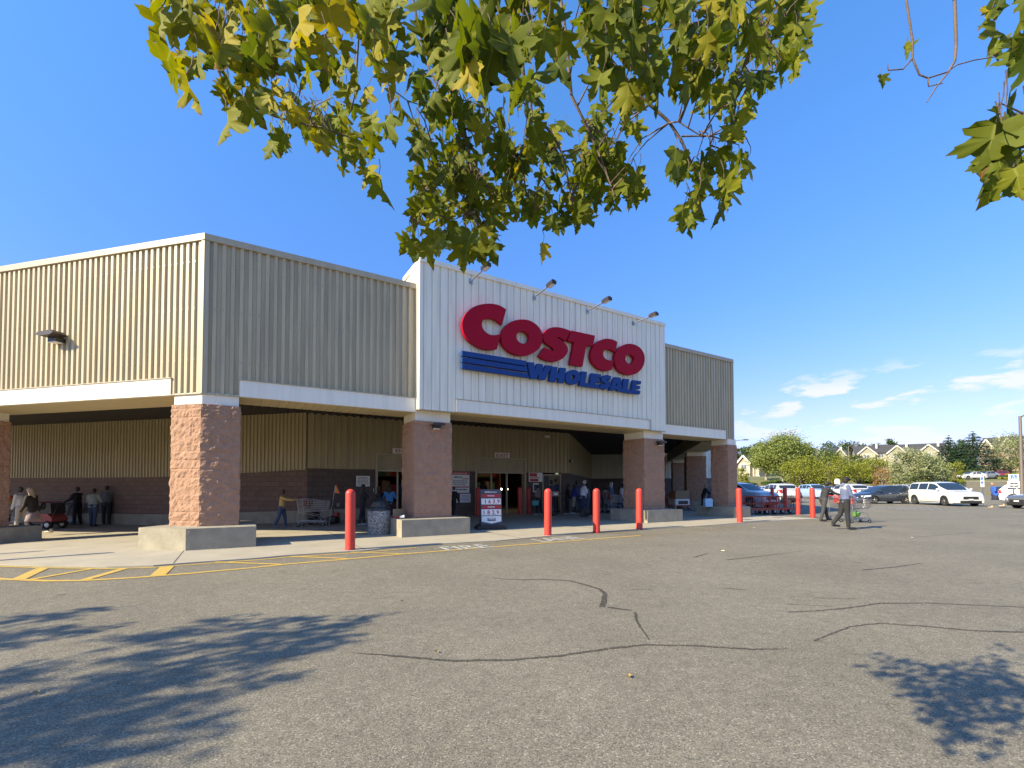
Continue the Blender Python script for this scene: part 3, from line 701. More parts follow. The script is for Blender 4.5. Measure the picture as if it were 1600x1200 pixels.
letter('letter', [(891.4,516.8),(881.7,513),(870.8,510.8),(861.7,511.3),(853.5,515.4),(849.4,521.8),(848.9,528.8),(851.8,534.7),(858.2,539.3),(863.5,542.8),(865.8,546),(864.9,548.3),(861.7,548.1),(851.2,542.3),(841.9,556.3),(851.2,562.1),(861.7,564.4),(866.5,564.8),(874.1,563.4),(881.7,558.5),(886.5,552),(888,545.5),(885.5,539),(880.6,533.6),(874.1,529.8),(871,527.8),(870.9,526.4),(873,526.2),(878.4,529.2),(884.4,532.5)], PX)
letter('letter', [(300,150),(645,225),(615,375),(520,365),(465,670),(285,640),(345,320),(250,300)], ZB, sm_=0)
letter('letter', [(967,315),(900,280),(820,265),(740,280),(660,325),(605,400),(580,480),(585,560),(620,630),(680,690),(750,725),(820,735),(888,718),(905,640),(918,570),(870,585),(820,575),(780,545),(760,500),(765,455),(795,425),(840,415),(890,430),(940,465)], ZB)
letter('letter', [(1160,340),(1240,360),(1310,410),(1355,490),(1365,570),(1345,660),(1300,730),(1230,780),(1150,793),(1060,775),(990,730),(945,670),(925,590),(930,500),(965,430),(1020,375),(1090,345)], ZB, [[(1140,490),(1190,505),(1215,550),(1200,600),(1165,640),(1110,620),(1080,570),(1090,515)]])
for pts_ in ([(105,752),(968,890),(965,958),(105,820)], [(105,840),(972,972),(982,1035),(105,905)], [(105,925),(978,1058),(1000,1115),(105,990)]):
    letter('stripe', pts_, ZA, m='logo_blue', th=.11, sm_=0)
B_ = dict(m='logo_blue', th=.11, sm_=0)
letter('letter', [(980,905),(1070,912),(1078,1020),(1112,925),(1185,935),(1192,1045),(1225,945),(1310,955),(1215,1145),(1130,1135),(1133,1060),(1100,1130),(1020,1125)], ZA, **B_)
letter('letter', [(20,668),(105,678),(90,762),(128,768),(143,685),(228,695),(195,908),(112,898),(120,845),(82,838),(70,895),(-15,880)], ZB, **B_)
letter('letter', [(330,712),(400,735),(435,790),(430,860),(390,915),(320,935),(255,915),(222,870),(220,800),(260,735)], ZB, [[(325,785),(355,800),(360,830),(330,862),(300,845),(300,800)]], m='logo_blue', th=.11, sm_=1)
letter('letter', [(450,738),(530,748),(505,905),(575,918),(562,968),(420,945)], ZB, **B_)
letter('letter', [(595,765),(735,785),(725,835),(665,828),(662,850),(715,858),(705,905),(655,900),(652,922),(710,932),(700,985),(565,965)], ZB, **B_)
letter('letter', [(880,812),(820,790),(765,800),(732,840),(745,885),(795,915),(775,930),(735,912),(715,975),(780,1005),(840,985),(870,940),(860,890),(812,862),(830,852),(862,866)], ZB, m='logo_blue', th=.11, sm_=0)
letter('letter', [(930,820),(1015,830),(1040,1035),(970,1025),(965,995),(930,990),(915,1020),(850,1012)], ZB, [[(962,900),(968,950),(940,945)]], **B_)
letter('letter', [(1060,845),(1138,855),(1113,1000),(1180,1012),(1165,1060),(1035,1035)], ZB, **B_)
letter('letter', [(1195,865),(1312,882),(1305,925),(1245,918),(1240,945),(1300,955),(1290,995),(1235,988),(1232,1010),(1300,1020),(1290,1070),(1165,1055)], ZB, **B_)
# ------------------------------------------------------------------ lamps on the building
def flood(px, py, lx, ly, lab):
    u, z = onv(px, py, 12.38); d = ray(lx, ly); t = u/(d.x*D1.x+d.y*D1.y); vv = t*(d.x*N1.x+d.y*N1.y); z2 = CAMH+d.z*t
    t_ = thing('flood_lamp', lab, 'lamp', (*uv(u, 12.38), z), 0, 'flood lamps above the wall sign')
    a = Vector((*uv(u, 12.39), z)); b = Vector((*uv(u, vv), z2))
    m_ = MB(); m_.tube([a, a.lerp(b, .75)], .024, 8); m_.build('arm', M['steel'], t_, True)
    m_ = MB(); bb(m_, FU, u-.06, u+.06, 12.35, 12.40, z-.08, z+.08); m_.build('mounting_plate', M['steel'], t_, True)
    m_ = MB(); c = a.lerp(b, .72); e_ = b; d2 = (e_-c).normalized()
    m_.bar(c - Vector((0,0,.0)), e_, .17, .10); m_.bar(c.lerp(e_, .15)+Vector((0,0,.06)), c.lerp(e_, .9)+Vector((0,0,.06)), .10, .06); m_.build('housing', M['bronze'], t_, True)
    m_ = MB(); m_.bar(c.lerp(e_, .12)-Vector((0,0,.055)), c.lerp(e_, .9)-Vector((0,0,.055)), .12, .015); m_.build('lens', M['sign_white'], t_, True)
flood(735.2, 440, 763.5, 412.5, 'leftmost of four arm lamps above the red letters, half behind leaves')
flood(834, 465, 866, 440, 'arm lamp above the first round O of the sign, second from left')
flood(917, 486.6, 953.6, 466, 'arm lamp above the T of the sign, third from left')
flood(989.4, 505.5, 1026.7, 490, 'rightmost of four arm lamps near the white panel edge')
def wall_lamp(pos, MX, lab, k=1.0):
    t_ = thing('wall_lamp', lab, 'lamp', tuple(MX @ Vector(pos)), 0, 'canopy wall lamps')
    x, y, z = pos
    m_ = MB(); m_.poly([(-.30*k, 0), (-.22*k, .07*k), (.22*k, .09*k), (.30*k, .02*k), (.18*k, -.03*k), (-.18*k, -.03*k)], (), .3*k, MX @ Matrix.Translation((x, y-.36*k, z)))
    m_.build('lamp_hood', M['bronze'], t_, True)
    m_ = MB(); m_.box(x-.14*k, x+.14*k, y-.2*k, y, z-.14*k, z-.03*k, 0, MX); m_.build('lamp_body', M['dark'], t_, True)
    m_ = MB(); m_.box(x-.12*k, x+.12*k, y-.19*k, y-.03*k, z-.16*k, z-.14*k, 0, MX); m_.build('lens', M['sign_white'], t_, True)
# positions on the left flank: solve along the flank plane
def on_flank(px, py):
    d = ray(px, py); o = uv(*CL); ax = (N1-D1)*q_
    den = d.x*ax.y - d.y*ax.x; t = (o[0]*ax.y - o[1]*ax.x)/den; X, Y = d.x*t, d.y*t
    return ((X-o[0])*ax.x + (Y-o[1])*ax.y, CAMH + d.z*t)
s_, z_ = on_flank(98, 529)
wall_lamp((-s_, -.03, z_), FL, 'dark hooded lamp on the sunlit left siding')
u_, z_ = onv(681, 665, 12.58); wall_lamp((u_, 12.585, z_), FU, 'dark hooded lamp high on the column left of the price board', .72)
u_, z_ = onv(1029, 692, 12.58); wall_lamp((u_, 12.585, z_), FU, 'dark hooded lamp on the third front column', .72)
def small_fix(px0, py0, px1, py1, name, lab, cat, m, dep=.14):
    a = onv(px0, py0, VW-.05); b = onv(px1, py1, VW-.05)
    t_ = thing(name, lab, cat, (*uv((a[0]+b[0])/2, VW-.05), b[1]))
    m_ = MB(); bb(m_, FU, a[0], b[0], VW-.05-dep, VW-.05, b[1], a[1]); m_.build('housing', m, t_, True)
    m_ = MB(); bb(m_, FU, a[0]+.03, b[0]-.03, VW-.05-dep-.02, VW-.05-dep, b[1]+.02, a[1]-.03); m_.build('lens', M['sign_white'] if m != M['dark'] else M['glass'], t_, True)
small_fix(850, 680.5, 856.5, 684.5, 'emergency_light', 'small pale emergency light high on tan siding', 'light', M['sign_white'])
small_fix(889.5, 718.5, 892.5, 722.5, 'security_camera', 'small dark camera box near the corner of tan siding', 'camera', M['dark'])
# ------------------------------------------------------------------ bollards
def bollard_parts(h=1.34, r=.105):
    t = thing('bollard', 'tmp', 'bollard', (0, 0, 0), 0, 'red sleeved steel bollards')
    m_ = MB(); m_.lathe([(r, -.05), (r, h-r*.95)] + [(r*math.cos(a), h-r*.95 + r*.95*math.sin(a)) for a in (.25, .5, .75, 1.0, 1.25, 1.5)] + [(.001, h)], 28); m_.build('sleeve', M['red'], t)
    m_ = MB(); m_.lathe([(r+.004, 0), (r+.006, .03), (r+.001, .05)], 24); m_.build('collar', M['red_dark'], t); return t
BP = []
bol0 = None
def bollard(loc, lab):
    global bol0
    if bol0 is None: bol0 = bollard_parts(); bol0.location = loc; bol0['label'] = lab
    else:
        q = dup(bol0, loc, 0, lab); q.rotation_euler = (random.uniform(-.016, .016), random.uniform(-.016, .016), random.uniform(0, 6))
def gb(px, py): p = gnd(px, py, .022); p.z -= .02; return p
bollard(gb(547, 858.6), 'tallest nearest red bollard, alone left of the trash can')
bollard(gb(856, 836), 'red bollard beside the LANE lettering, first of the row of three')
bollard(gb(932, 831.3), 'red bollard in front of the queue, middle of the row of three')
bollard(gb(999, 826.4), 'red bollard standing before the third column base')
bollard(gb(1156, 815.9), 'red bollard at the right end column, left of the flatbed carts')
bollard(gb(1270, 807.8), 'bright red bollard just left of the man in black')
sb0 = None
def bollard2(px, Y, lab):
    p = atY(px, 770, Y); bollard((p.x, Y, zg(p.x, Y)+.01), lab)
bollard2(1246.5, 22.8, 'shaded red bollard at the right end of the flatbed carts')
bollard2(1227, 26.0, 'shaded red bollard rising behind the flatbed cart rails, right one')
bollard2(1206.6, 29.5, 'farthest shaded red bollard behind the flatbed cart rails')
for px, lab in ((746.7, 'dark red bollard just left of the price board'), (812.5, 'thin dark red bollard inside the right edge of the exit'), (826, 'dark red bollard right of the exit door frame')):
    u, z = onv(px, 800, 19.25); bollard((*uv(u, 19.25), .02), lab)
for px_, py_ in ((185, 863), (80, 860)):    # just out of frame to the left; their shadows reach the walk
    p = gnd(px_, py_, .02); q = Vector((p.x - TR[0]*2.14, p.y - TR[1]*2.14, 0)); q.z = zg(q.x, q.y); bollard(q, 'red bollard outside the left edge casting a thin shadow' if px_ > 100 else 'farther red bollard outside the left edge casting a thin shadow')

# ------------------------------------------------------------------ signs and boards
def flat_sign(name, lab, cat, x0, y0, x1, y1, m, lines=(), rim=None, V=None, group=None):
    V = V or VW-.05
    a = onv(x0, y0, V); b = onv(x1, y1, V); cu, cz = (a[0]+b[0])/2, (a[1]+b[1])/2; wd, ht = abs(b[0]-a[0]), abs(a[1]-b[1])
    t_ = thing(name, lab, cat, (*uv(cu, V), cz), ang1, group)
    m_ = MB(); m_.box(-wd/2, wd/2, -.03, .0, -ht/2, ht/2); m_.build('panel', m, t_)
    for k, (kind, x, z, w_, h_, c, txt) in enumerate(lines):
        l = MB()
        if kind == 'r': l.box(x*wd-w_*wd/2, x*wd+w_*wd/2, -.036, -.031, z*ht-h_*ht/2, z*ht+h_*ht/2); l.build('stripe', c, t_)
        else:
            text_mb(l, txt, 1, Matrix.Identity(4), 0, .012)
            xs = [v[0] for v in l.v]; zs = [v[2] for v in l.v]; sx = w_*wd/(max(xs)-min(xs)); sz = h_*ht/(max(zs)-min(zs)); cx = (max(xs)+min(xs))/2; c0 = (max(zs)+min(zs))/2
            l.v = [((v[0]-cx)*sx + x*wd, -.040 - .0002*k, (v[2]-c0)*sz + z*ht) for v in l.v]; l.build('lettering', c, t_)
    return t_
WS, SR, SI, SB_ = M['sign_white'], M['sign_red'], M['sign_ink'], M['sign_blue']
# entrance sign: left edge visible, the rest behind the column
flat_sign('door_sign', 'white ENTRANCE sign with red letters, mostly hidden by the column', 'sign', 613.5, 700.3, 671, 710.5, WS, [('t', 0, 0, .86, .62, SR, 'ENTRANCE')])
flat_sign('door_sign', 'white EXIT sign with red letters over the roller door', 'sign', 773, 707, 796, 716.6, WS, [('t', 0, 0, .82, .62, SR, 'EXIT')])
def rows(x, z0, dz, n, w_, h_, m, seed):
    "rows of word-length dashes where the photograph's small print cannot be read"
    r_ = random.Random(seed); o_ = []
    for i in range(n):
        xx = x - w_/2 + r_.uniform(0, .08)
        while xx < x + w_/2 - .08:
            l_ = r_.uniform(.06, .17); l_ = min(l_, x + w_/2 - xx); o_.append(('r', xx + l_/2, z0 - dz*i, l_, h_, m, '')); xx += l_ + .03
    return o_
ln = rows(0, .36, .13, 6, .84, .05, SI, 1)
flat_sign('notice_board', 'white notice on dark block wall left of the entrance', 'sign', 556.5, 743.5, 577.5, 760, WS, ln)
hb = [('r', 0, .43, .98, .13, SR, ''), ('t', 0, .43, .8, .06, WS, 'WAREHOUSE HOURS'), ('r', .3, .17, .3, .035, SR, ''), ('r', 0, -.22, .96, .05, SR, '')] + rows(-.05, .25, .1, 1, .5, .05, SI, 2) + rows(.05, .07, .09, 3, .7, .03, SI, 3) + rows(0, -.34, .1, 1, .8, .05, SI, 4)
flat_sign('hours_board', 'tall white opening hours board with a red header beside the exit', 'sign', 700, 737, 733, 770, WS, hb)
flat_sign('notice_board', 'lower white notice directly right of another, under the hours board', 'sign', 718.5, 771.5, 735, 785, WS, rows(0, .30, .15, 5, .8, .05, SB_, 5))
flat_sign('notice_board', 'narrow white notice at the column edge under the hours board', 'sign', 702, 772, 715, 785.5, WS, rows(0, .28, .16, 4, .7, .05, SI, 6))
flat_sign('membership_banner', 'red and white banner on the wall right of the exit', 'sign', 826, 738.5, 847, 753, WS, [('r', -.18, .27, .55, .36, SR, ''), ('r', -.12, -.30, .62, .30, SR, '')] + rows(-.05, 0, .1, 1, .8, .10, SR, 7))
flat_sign('framed_notice', 'small white framed notice below the red banner', 'sign', 832.5, 755, 841, 769, WS, [('r', 0, 0, .7, .7, M['grey_board'], '')])
flat_sign('wall_outlet_box', 'pale outlet box low on block wall behind the orange flag', 'box', 526, 786, 530.5, 791, M['steel'], [('r', 0, .2, .5, .2, SI, '')])

# price board -------------------------------------------------------------
p = gnd(768, 827, .022); pb = thing('price_board', 'grey A-frame gas price board reading 163.9 and 182.9', 'sign board', p, R(12))
m_ = MB(); TF = Matrix.Translation((0, 0, .1)) @ Matrix.Rotation(R(-8), 4, 'X')
m_.box(-.345, .345, -.02, .02, 0, 1.19, 0, TF); m_.build('front_panel', M['grey_board'], pb)
TB = Matrix.Translation((0, .33, .1)) @ Matrix.Rotation(R(8), 4, 'X')
m_ = MB(); m_.box(-.345, .345, -.02, .02, 0, 1.17, 0, TB); m_.build('rear_panel', M['grey_board'], pb)
m_ = MB(); m_.poly([(-.50, 0), (.50, 0), (.46, .07), (.36, .12), (-.36, .12), (-.46, .07)], (), .62, Matrix.Translation((0, -.14, .02))); m_.build('ballast_base', M['black'], pb)
m_ = MB()
for x in (-.42, .42): m_.tube([(x-.02, -.1, .035), (x+.02, -.1, .035)], .035, 10)
m_.build('wheel', M['rubber'], pb)
def pbox(z0, z1, c, nm, w_=.64): 
    m_ = MB(); m_.box(-w_/2, w_/2, -.030, -.021, z0, z1, 0, TF); m_.build(nm, c, pb)
pbox(.93, 1.03, SR, 'red_band'); pbox(.70, .89, WS, 'number_strip'); pbox(.565, .665, SR, 'red_band'); pbox(.345, .54, WS, 'number_strip')
m_ = MB(); m_.poly([(-.32, .15), (0, .08), (.32, .15), (.32, .32), (-.32, .32)], (), .008, TF @ Matrix.Translation((0, -.03, 0))); m_.build('crest_panel', WS, pb)
def ptxt(s_, x, z, h, m, wmax=.5, off=.01):
    l = MB(); text_mb(l, s_, 1, Matrix.Identity(4), 0, off); xs = [v[0] for v in l.v]; zs = [v[2] for v in l.v]; k = h/(max(zs)-min(zs)); sx = min(k*1.0, wmax/(max(xs)-min(xs)))
    cx = (max(xs)+min(xs))/2; c0 = (max(zs)+min(zs))/2; l.v = [tuple(TF @ Vector(((v[0]-cx)*sx+x, -.034, (v[2]-c0)*k+z))) for v in l.v]; l.build('lettering', m, pb)
ptxt('MEMBERS ONLY', 0, 1.10, .045, WS, .40, .03); ptxt('REGULAR', 0, .98, .042, WS, .22, .02); ptxt('PREMIUM', 0, .615, .042, WS, .22, .02)
for i, ch in enumerate('1639'): ptxt(ch, (-.19, -.05, .09, .24)[i], .795, .135, SR, .12, .02)
for i, ch in enumerate('1829'): ptxt(ch, (-.24, -.09, .06, .21)[i], .44, .135, SR, .12, .02)
m_ = MB()
for x, z in ((.165, .735), (.135, .38)): m_.box(x-.012, x+.012, -.036, -.031, z-.012, z+.012, 0, TF)
m_.build('decimal_point', SR, pb)
m_ = MB(); m_.box(-.13, .13, -.038, -.031, .17, .26, 0, TF); m_.build('badge', M['grey_board'], pb); m_ = MB(); m_.box(-.10, .10, -.041, -.0385, .215, .245, 0, TF); m_.build('badge_mark', WS, pb)

# trash can ---------------------------------------------------------------
p = gnd(587.5, 836, .022); p.y += .3; tcn_ = thing('trash_can', 'round pebbled concrete trash can with black domed lid', 'trash can', p)
m_ = MB(); m_.lathe([(.30, 0), (.315, .03), (.325, .66), (.31, .69), (.26, .70), (.25, .6)], 32); m_.build('body', M['aggregate'], tcn_)
m_ = MB(); m_.lathe([(.31, .69), (.335, .71), (.335, .745), (.29, .77), (.28, .80)], 32)
m_.lathe([(.28, .80), (.27, .88), (.22, .96), (.14, 1.01), (.001, 1.03)], 32); m_.build('domed_lid', mat('lid_black', (.025, .027, .03), .28), tcn_)
m_ = MB(); m_.box(-.12, .12, -.285, -.2, .80, .92); m_.build('flap', M['dark'], tcn_)

# ------------------------------------------------------------------ shopping carts
def wire(mb, a, b, r=.004): mb.bar(a, b, r*2)
def shopping_cart(lab, loc, rz, group='shopping carts', seat=True, k=1.0):
    t_ = thing('shopping_cart', lab, 'shopping cart', loc, rz, group)   # front is +Y
    f = MB()
    for x in (-.27, .27):
        f.tube([(x, -.42, .98), (x*.98, -.36, .55), (x*.95, -.42, .17), (x*.8, .48, .13)], .014, 8)
    f.tube([(-.22, .48, .13), (.22, .48, .13)], .013, 8); f.tube([(-.26, -.40, .17), (.26, -.40, .17)], .013, 8)
    for x in (-.25, .25): f.tube([(x, -.37, .50), (x*.9, .30, .36), (x*.85, .44, .14)], .011, 8)
    for i in range(5): f.bar((-.2+.1*i, -.38, .20), (-.18+.09*i, .44, .17), .008)
    f.build('frame', M['steel'], t_)
    b = MB()
    zb0, zb1, zt0, zt1 = .50, .60, .98, .90; y0, y1 = -.38, .52; wb0, wb1, wt0, wt1 = .22, .17, .28, .22
    def P(side, t, h):  # side wall point
        y = y0 + (y1-y0)*t; wb = wb0+(wb1-wb0)*t; wt = wt0+(wt1-wt0)*t; zb = zb0+(zb1-zb0)*t*.6; zt = zt0+(zt1-zt0)*t
        return Vector((side*(wb+(wt-wb)*h), y + (.06*h if t > .95 else 0), zb+(zt-zb)*h))
    for s_ in (-1, 1):
        for i in range(19): wire(b, P(s_, i/18, 0), P(s_, i/18, 1), .0032)
        for h in (0, .18, .36, .54, .72, .88): wire(b, P(s_, 0, h), P(s_, 1, h), .004)
    for t in (0, 1):
        for i in range(11): q_1 = i/10*2-1; wire(b, P(1, t, 0)*Vector((0,1,1)) if False else Vector((q_1*P(1,t,0).x, P(1,t,0).y, P(1,t,0).z)), Vector((q_1*P(1,t,1).x, P(1,t,1).y, P(1,t,1).z)), .0032)
        for h in (0, .25, .5, .75): wire(b, P(-1, t, h), P(1, t, h), .004)
    for i in range(13): wire(b, P(-1, i/12, 0), P(1, i/12, 0), .0035)
    for i in range(7): q_1 = i/6*2-1; wire(b, Vector((q_1*wb0, y0, zb0)), Vector((q_1*wb1, y1, zb0+(zb1-zb0)*.6)), .0035)
    b.tube([P(-1,0,1), P(-1,1,1), P(1,1,1), P(1,0,1)], .008, 6); b.build('basket', M['steel_d'], t_)
    h = MB(); h.tube([(-.28, -.43, 1.0), (.28, -.43, 1.0)], .02, 10); h.build('handle', M['sign_red'], t_)
    if seat:
        h = MB(); h.box(-.2, .2, -.22, -.215, .72, .93); h.box(-.19, .19, -.37, -.22, .70, .712); h.build('child_seat', M['sign_red'], t_)
    for x, y in ((-.24, -.38), (.24, -.38), (-.19, .44), (.19, .44)):
        wmb = MB(); Mw = Matrix.Translation((x, y, .062)) @ Matrix.Rotation(R(90), 4, 'Y')
        wmb.lathe([(.02, -.02), (.058, -.018), (.062, 0), (.058, .018), (.02, .02)], 16, Mw, 0); wmb.lathe([(.001, -.021), (.03, -.021), (.03, .021), (.001, .021)], 12, Mw, 1)
        wmb.bar((x, y, .06), (x, y+.02, .15), .03, .05, 2); wmb.build('wheel', [M['rubber'], M['steel'], M['steel']], t_)
    return t_
cart0 = shopping_cart('grey wire cart pushed by the child in yellow', gnd(487, 822, .022), R(-84))
def gz2(px, py, dy=0): p = gnd(px, py, .022); return p
cart_list = [(( 24, 822), -95, 'parked cart at the far left behind the man in white'), ((72, 820), -95, 'cart behind the red cart mover'), ((93, 820), -90, 'parked cart in the wall row left of the man in black'), ((84, 818.5), -90, 'rear cart nested in the wall row'), ((104, 819), -85, 'tall tilted cart grasped by the man in black')]
for (px, py), a, lab in cart_list: dup(cart0, gnd(px, py, .022), R(a), lab)
dup(cart0, gnd(944, 800.5, .022), R(-70), 'cart in front of the woman in the olive vest')
dup(cart0, gnd(958, 801.5, .022), R(-60), 'cart beside the hooded person in blue')
for (u, v, a, lab) in ((9.7, 20.6, 20, 'cart stopped inside the exit opening'), (10.4, 21.6, -40, 'cart deep inside the exit doorway')): dup(cart0, (*uv(u, v), .03), R(a), lab)
cA = dup(cart0, gnd(1316, 811, .0) , R(-78), 'cart of brown bags pushed by the man in black')
cB = dup(cart0, gnd(1336, 816.5, .0), R(-82), 'cart with green bag beside the man in the hooded jacket')
# wheelchair-assist flag pole and tray behind the child's cart
p = gnd(514, 820, .022); fl = thing('safety_flag', 'orange pennant on a leaning white pole', 'flag', p)
m_ = MB(); m_.tube([(0, 0, .0), (.22, .0, 1.42)], .009, 6); m_.build('pole', M['steel'], fl)
m_ = MB(); m_.poly([(.17, 1.16), (.235, 1.46), (.38, 1.13)], (), .006); m_.build('pennant', mat('flag_orange', (.75, .22, .05), .6), fl)
# mobility scooter-like basket chair behind the cart
p = gnd(505, 819, .022); ms = thing('mobility_scooter', 'dark electric scooter with red light behind the grey cart', 'scooter', p, R(-90))
m_ = MB(); m_.poly([(-.45, .12), (.45, .12), (.55, .25), (.35, .32), (.1, .22), (-.2, .22), (-.25, .45), (-.5, .45)], (), .5, Matrix.Rotation(R(90), 4, 'Z') @ Matrix.Translation((0, -.25, 0))); m_.build('chassis', M['dark'], ms)
m_ = MB(); m_.ell((0, -.3, .55), (.22, .22, .06)); m_.ell((0, -.5, .78), (.21, .06, .22)); m_.build('seat', M['black'], ms)
m_ = MB(); m_.tube([(0, .4, .3), (0, .28, .85)], .025); m_.tube([(-.25, .26, .86), (.25, .26, .86)], .016); m_.build('steering_column', M['dark'], ms)
m_ = MB(); m_.box(-.15, .15, .45, .56, .3, .42); m_.build('tail_lamp', M['sign_red'], ms)
for x, y in ((-.25, -.35), (.25, -.35), (-.2, .42), (.2, .42)):
    m_ = MB(); m_.lathe([(.03, -.04), (.12, -.035), (.13, 0), (.12, .035), (.03, .04)], 16, Matrix.Translation((x, y, .13)) @ Matrix.Rotation(R(90), 4, 'Y')); m_.build('wheel', M['rubber'], ms)
# electric cart mover at the far left
p = gnd(72, 826, .022); cm = thing('cart_mover', 'red and black electric cart mover with a white front wheel', 'cart mover', p, R(90))
m_ = MB(); X9 = Matrix.Rotation(R(90), 4, 'Z') @ Matrix.Translation((0, -.33, 0))
m_.poly([(-.55, .30), (.42, .30), (.55, .42), (.50, .60), (-.35, .62), (-.55, .45)], (), .66, X9); m_.build('body', mat('mover_red', (.34, .07, .06), .5), cm)
m_ = MB(); m_.poly([(-.5, .62), (.0, .62), (.25, 1.0), (-.45, 1.04)], (), .6, X9 @ Matrix.Translation((0, .03, 0))); m_.box(-.34, .34, -.5, .5, .22, .30); m_.build('hood', M['dark'], cm)
m_ = MB(); m_.box(-.335, -.331, -.12, .1, .42, .48); m_.box(.331, .335, -.12, .1, .42, .48); m_.build('badge', WS, cm)
m_ = MB(); m_.tube([(-.3, -.55, .5), (-.3, -.75, 1.0), (.3, -.75, 1.0), (.3, -.55, .5)], .02); m_.build('push_bar', M['black'], cm)
for x in (-.3, .3):
    for y in (-.38, .38):
        m_ = MB(); Mw = Matrix.Translation((x, y, .17)) @ Matrix.Rotation(R(90), 4, 'Y'); m_.lathe([(.05, -.06), (.165, -.05), (.175, 0), (.165, .05), (.05, .06)], 20, Mw, 0); m_.lathe([(.001, -.065), (.09, -.065), (.09, .065), (.001, .065)], 16, Mw, 1); m_.build('wheel', [M['rubber'], M['sign_white']], cm)

# flatbed carts -------------------------------------------------------------
M['cart_red'] = mat('flatbed_red', (.50, .07, .03), .5, var=.2)
def flatbed(lab, loc, rz, group='red flatbed carts', both=True):
    t_ = thing('flatbed_cart', lab, 'flatbed cart', loc, rz, group)
    m_ = MB(); m_.box(-.34, .34, -.7, .7, .235, .265)
    for x in (-.34, .30): m_.box(x, x+.04, -.7, .7, .20, .234)
    for y in (-.6, -.2, .2, .6): m_.box(-.30, .30, y, y+.04, .20, .234)
    m_.build('deck', M['cart_red'], t_)
    for y in ((-.68, .68) if both else (-.68,)):
        m_ = MB(); m_.tube([(-.32, y, .26), (-.32, y, .82), (-.28, y, .88), (.28, y, .88), (.32, y, .82), (.32, y, .26)], .015, 8); m_.tube([(-.32, y, .55), (.32, y, .55)], .012, 8)
        for x in (-.16, 0, .16): m_.bar((x, y, .26), (x, y, .87), .014)
        m_.build('rail', M['cart_red'], t_)
    for x in (-.28, .28):
        m_ = MB(); m_.bar((x, -.66, .86), (x, .66, .86), .02); m_.bar((x, -.66, .5), (x, .66, .5), .014); m_.build('side_rail', M['cart_red'], t_)
    for x, y in ((-.27, -.5), (.27, -.5), (-.27, .5), (.27, .5)):
        m_ = MB(); Mw = Matrix.Translation((x, y, .1)) @ Matrix.Rotation(R(90), 4, 'Y'); m_.lathe([(.03, -.025), (.095, -.022), (.1, 0), (.095, .022), (.03, .025)], 16, Mw); m_.lathe([(.001, -.027), (.05, -.027), (.05, .027), (.001, .027)], 12, Mw, 1); m_.bar((x, y, .1), (x, y+.03, .21), .05, .07, 1); m_.build('wheel', [M['rubber'], M['steel']], t_)
    return t_
a = gnd(1178, 803, .022); b = gnd(1236, 802.5, .022)
fb0 = None
labs = ('red flatbed cart nearest the corner column, first of its row', 'second red flatbed cart from the corner column', 'red flatbed cart in the middle of its row', 'fourth red flatbed cart, before the shaded bollards', 'red flatbed cart at the right end of its row')
for i in range(5):
    q2 = a.lerp(b, i/4)
    if not fb0: fb0 = flatbed(labs[0], q2, R(-84))
    else: dup(fb0, q2 + Vector((0, .12*i, 0)), R(-84 + 2*i), labs[i])
p = atY(1061, 790, 27.5); bx = dup(fb0, (p.x, 27.5, .02), R(-70), 'red flatbed cart carrying a box under the canopy')
cb = thing('cardboard_box', 'large cardboard box with a white side on the flatbed cart', 'box', (p.x, 27.5, .29), R(-70))
m_ = MB(); m_.box(-.3, .3, -.5, .5, .36, .85); m_.build('upper_carton', M['cardboard'], cb)
m_ = MB(); m_.box(-.31, .31, -.52, .52, 0, .355); m_.build('printed_carton', WS, cb)
m_ = MB(); m_.box(-.315, -.31, -.3, .4, .05, .25); m_.build('print', M['dark'], cb)
m_ = MB(); m_.box(.31, .315, -.3, .4, .05, .25); m_.build('print', M['dark'], cb)
# boxes and bag resting on the column bases
p = Vector((*uv(4.05, 12.9), .49)); bo = thing('food_box', 'red and brown open food box left on the concrete base', 'box', p, ang1+.3)
m_ = MB(); m_.box(-.17, .17, -.12, .12, 0, .07); m_.box(-.17, .17, .10, .125, .07, .26); m_.build('carton', M['cardboard'], bo)
m_ = MB(); m_.box(-.172, .172, -.123, -.12, .01, .05); m_.box(-.174, -.171, -.12, .12, .01, .06); m_.build('red_print', SR, bo)
p = Vector((*uv(3.92, 12.55), .49)); bo = thing('paper_cup', 'white paper cup lying by the food box', 'cup', p, .4)
m_ = MB(); m_.lathe([(.001, 0), (.035, 0), (.047, .12), (.05, .125), (.044, .12), (.001, .119)], 18, Matrix.Translation((0, 0, .05)) @ Matrix.Rotation(R(80), 4, 'Y')); m_.build('cup_body', WS, bo)
p = atY(1107, 791, 20.9); bg_ = thing('shopping_bag', 'pale blue insulated shopping bag on the last column base', 'bag', (p.x, 20.95, .47), .1)
m_ = MB(); m_.poly([(-.17, 0), (.17, 0), (.18, .3), (.15, .37), (-.15, .37), (-.18, .3)], (), .2, Matrix.Translation((0, -.1, 0))); m_.build('bag_body', mat('bag_blue', (.22, .48, .74), .45, c2=(.45, .62, .75), vscale=12), bg_)
m_ = MB(); m_.tube([(-.09, -.03, .36), (-.07, -.03, .47), (.07, -.03, .47), (.09, -.03, .36)], .012); m_.build('handle', M['logo_blue'], bg_)
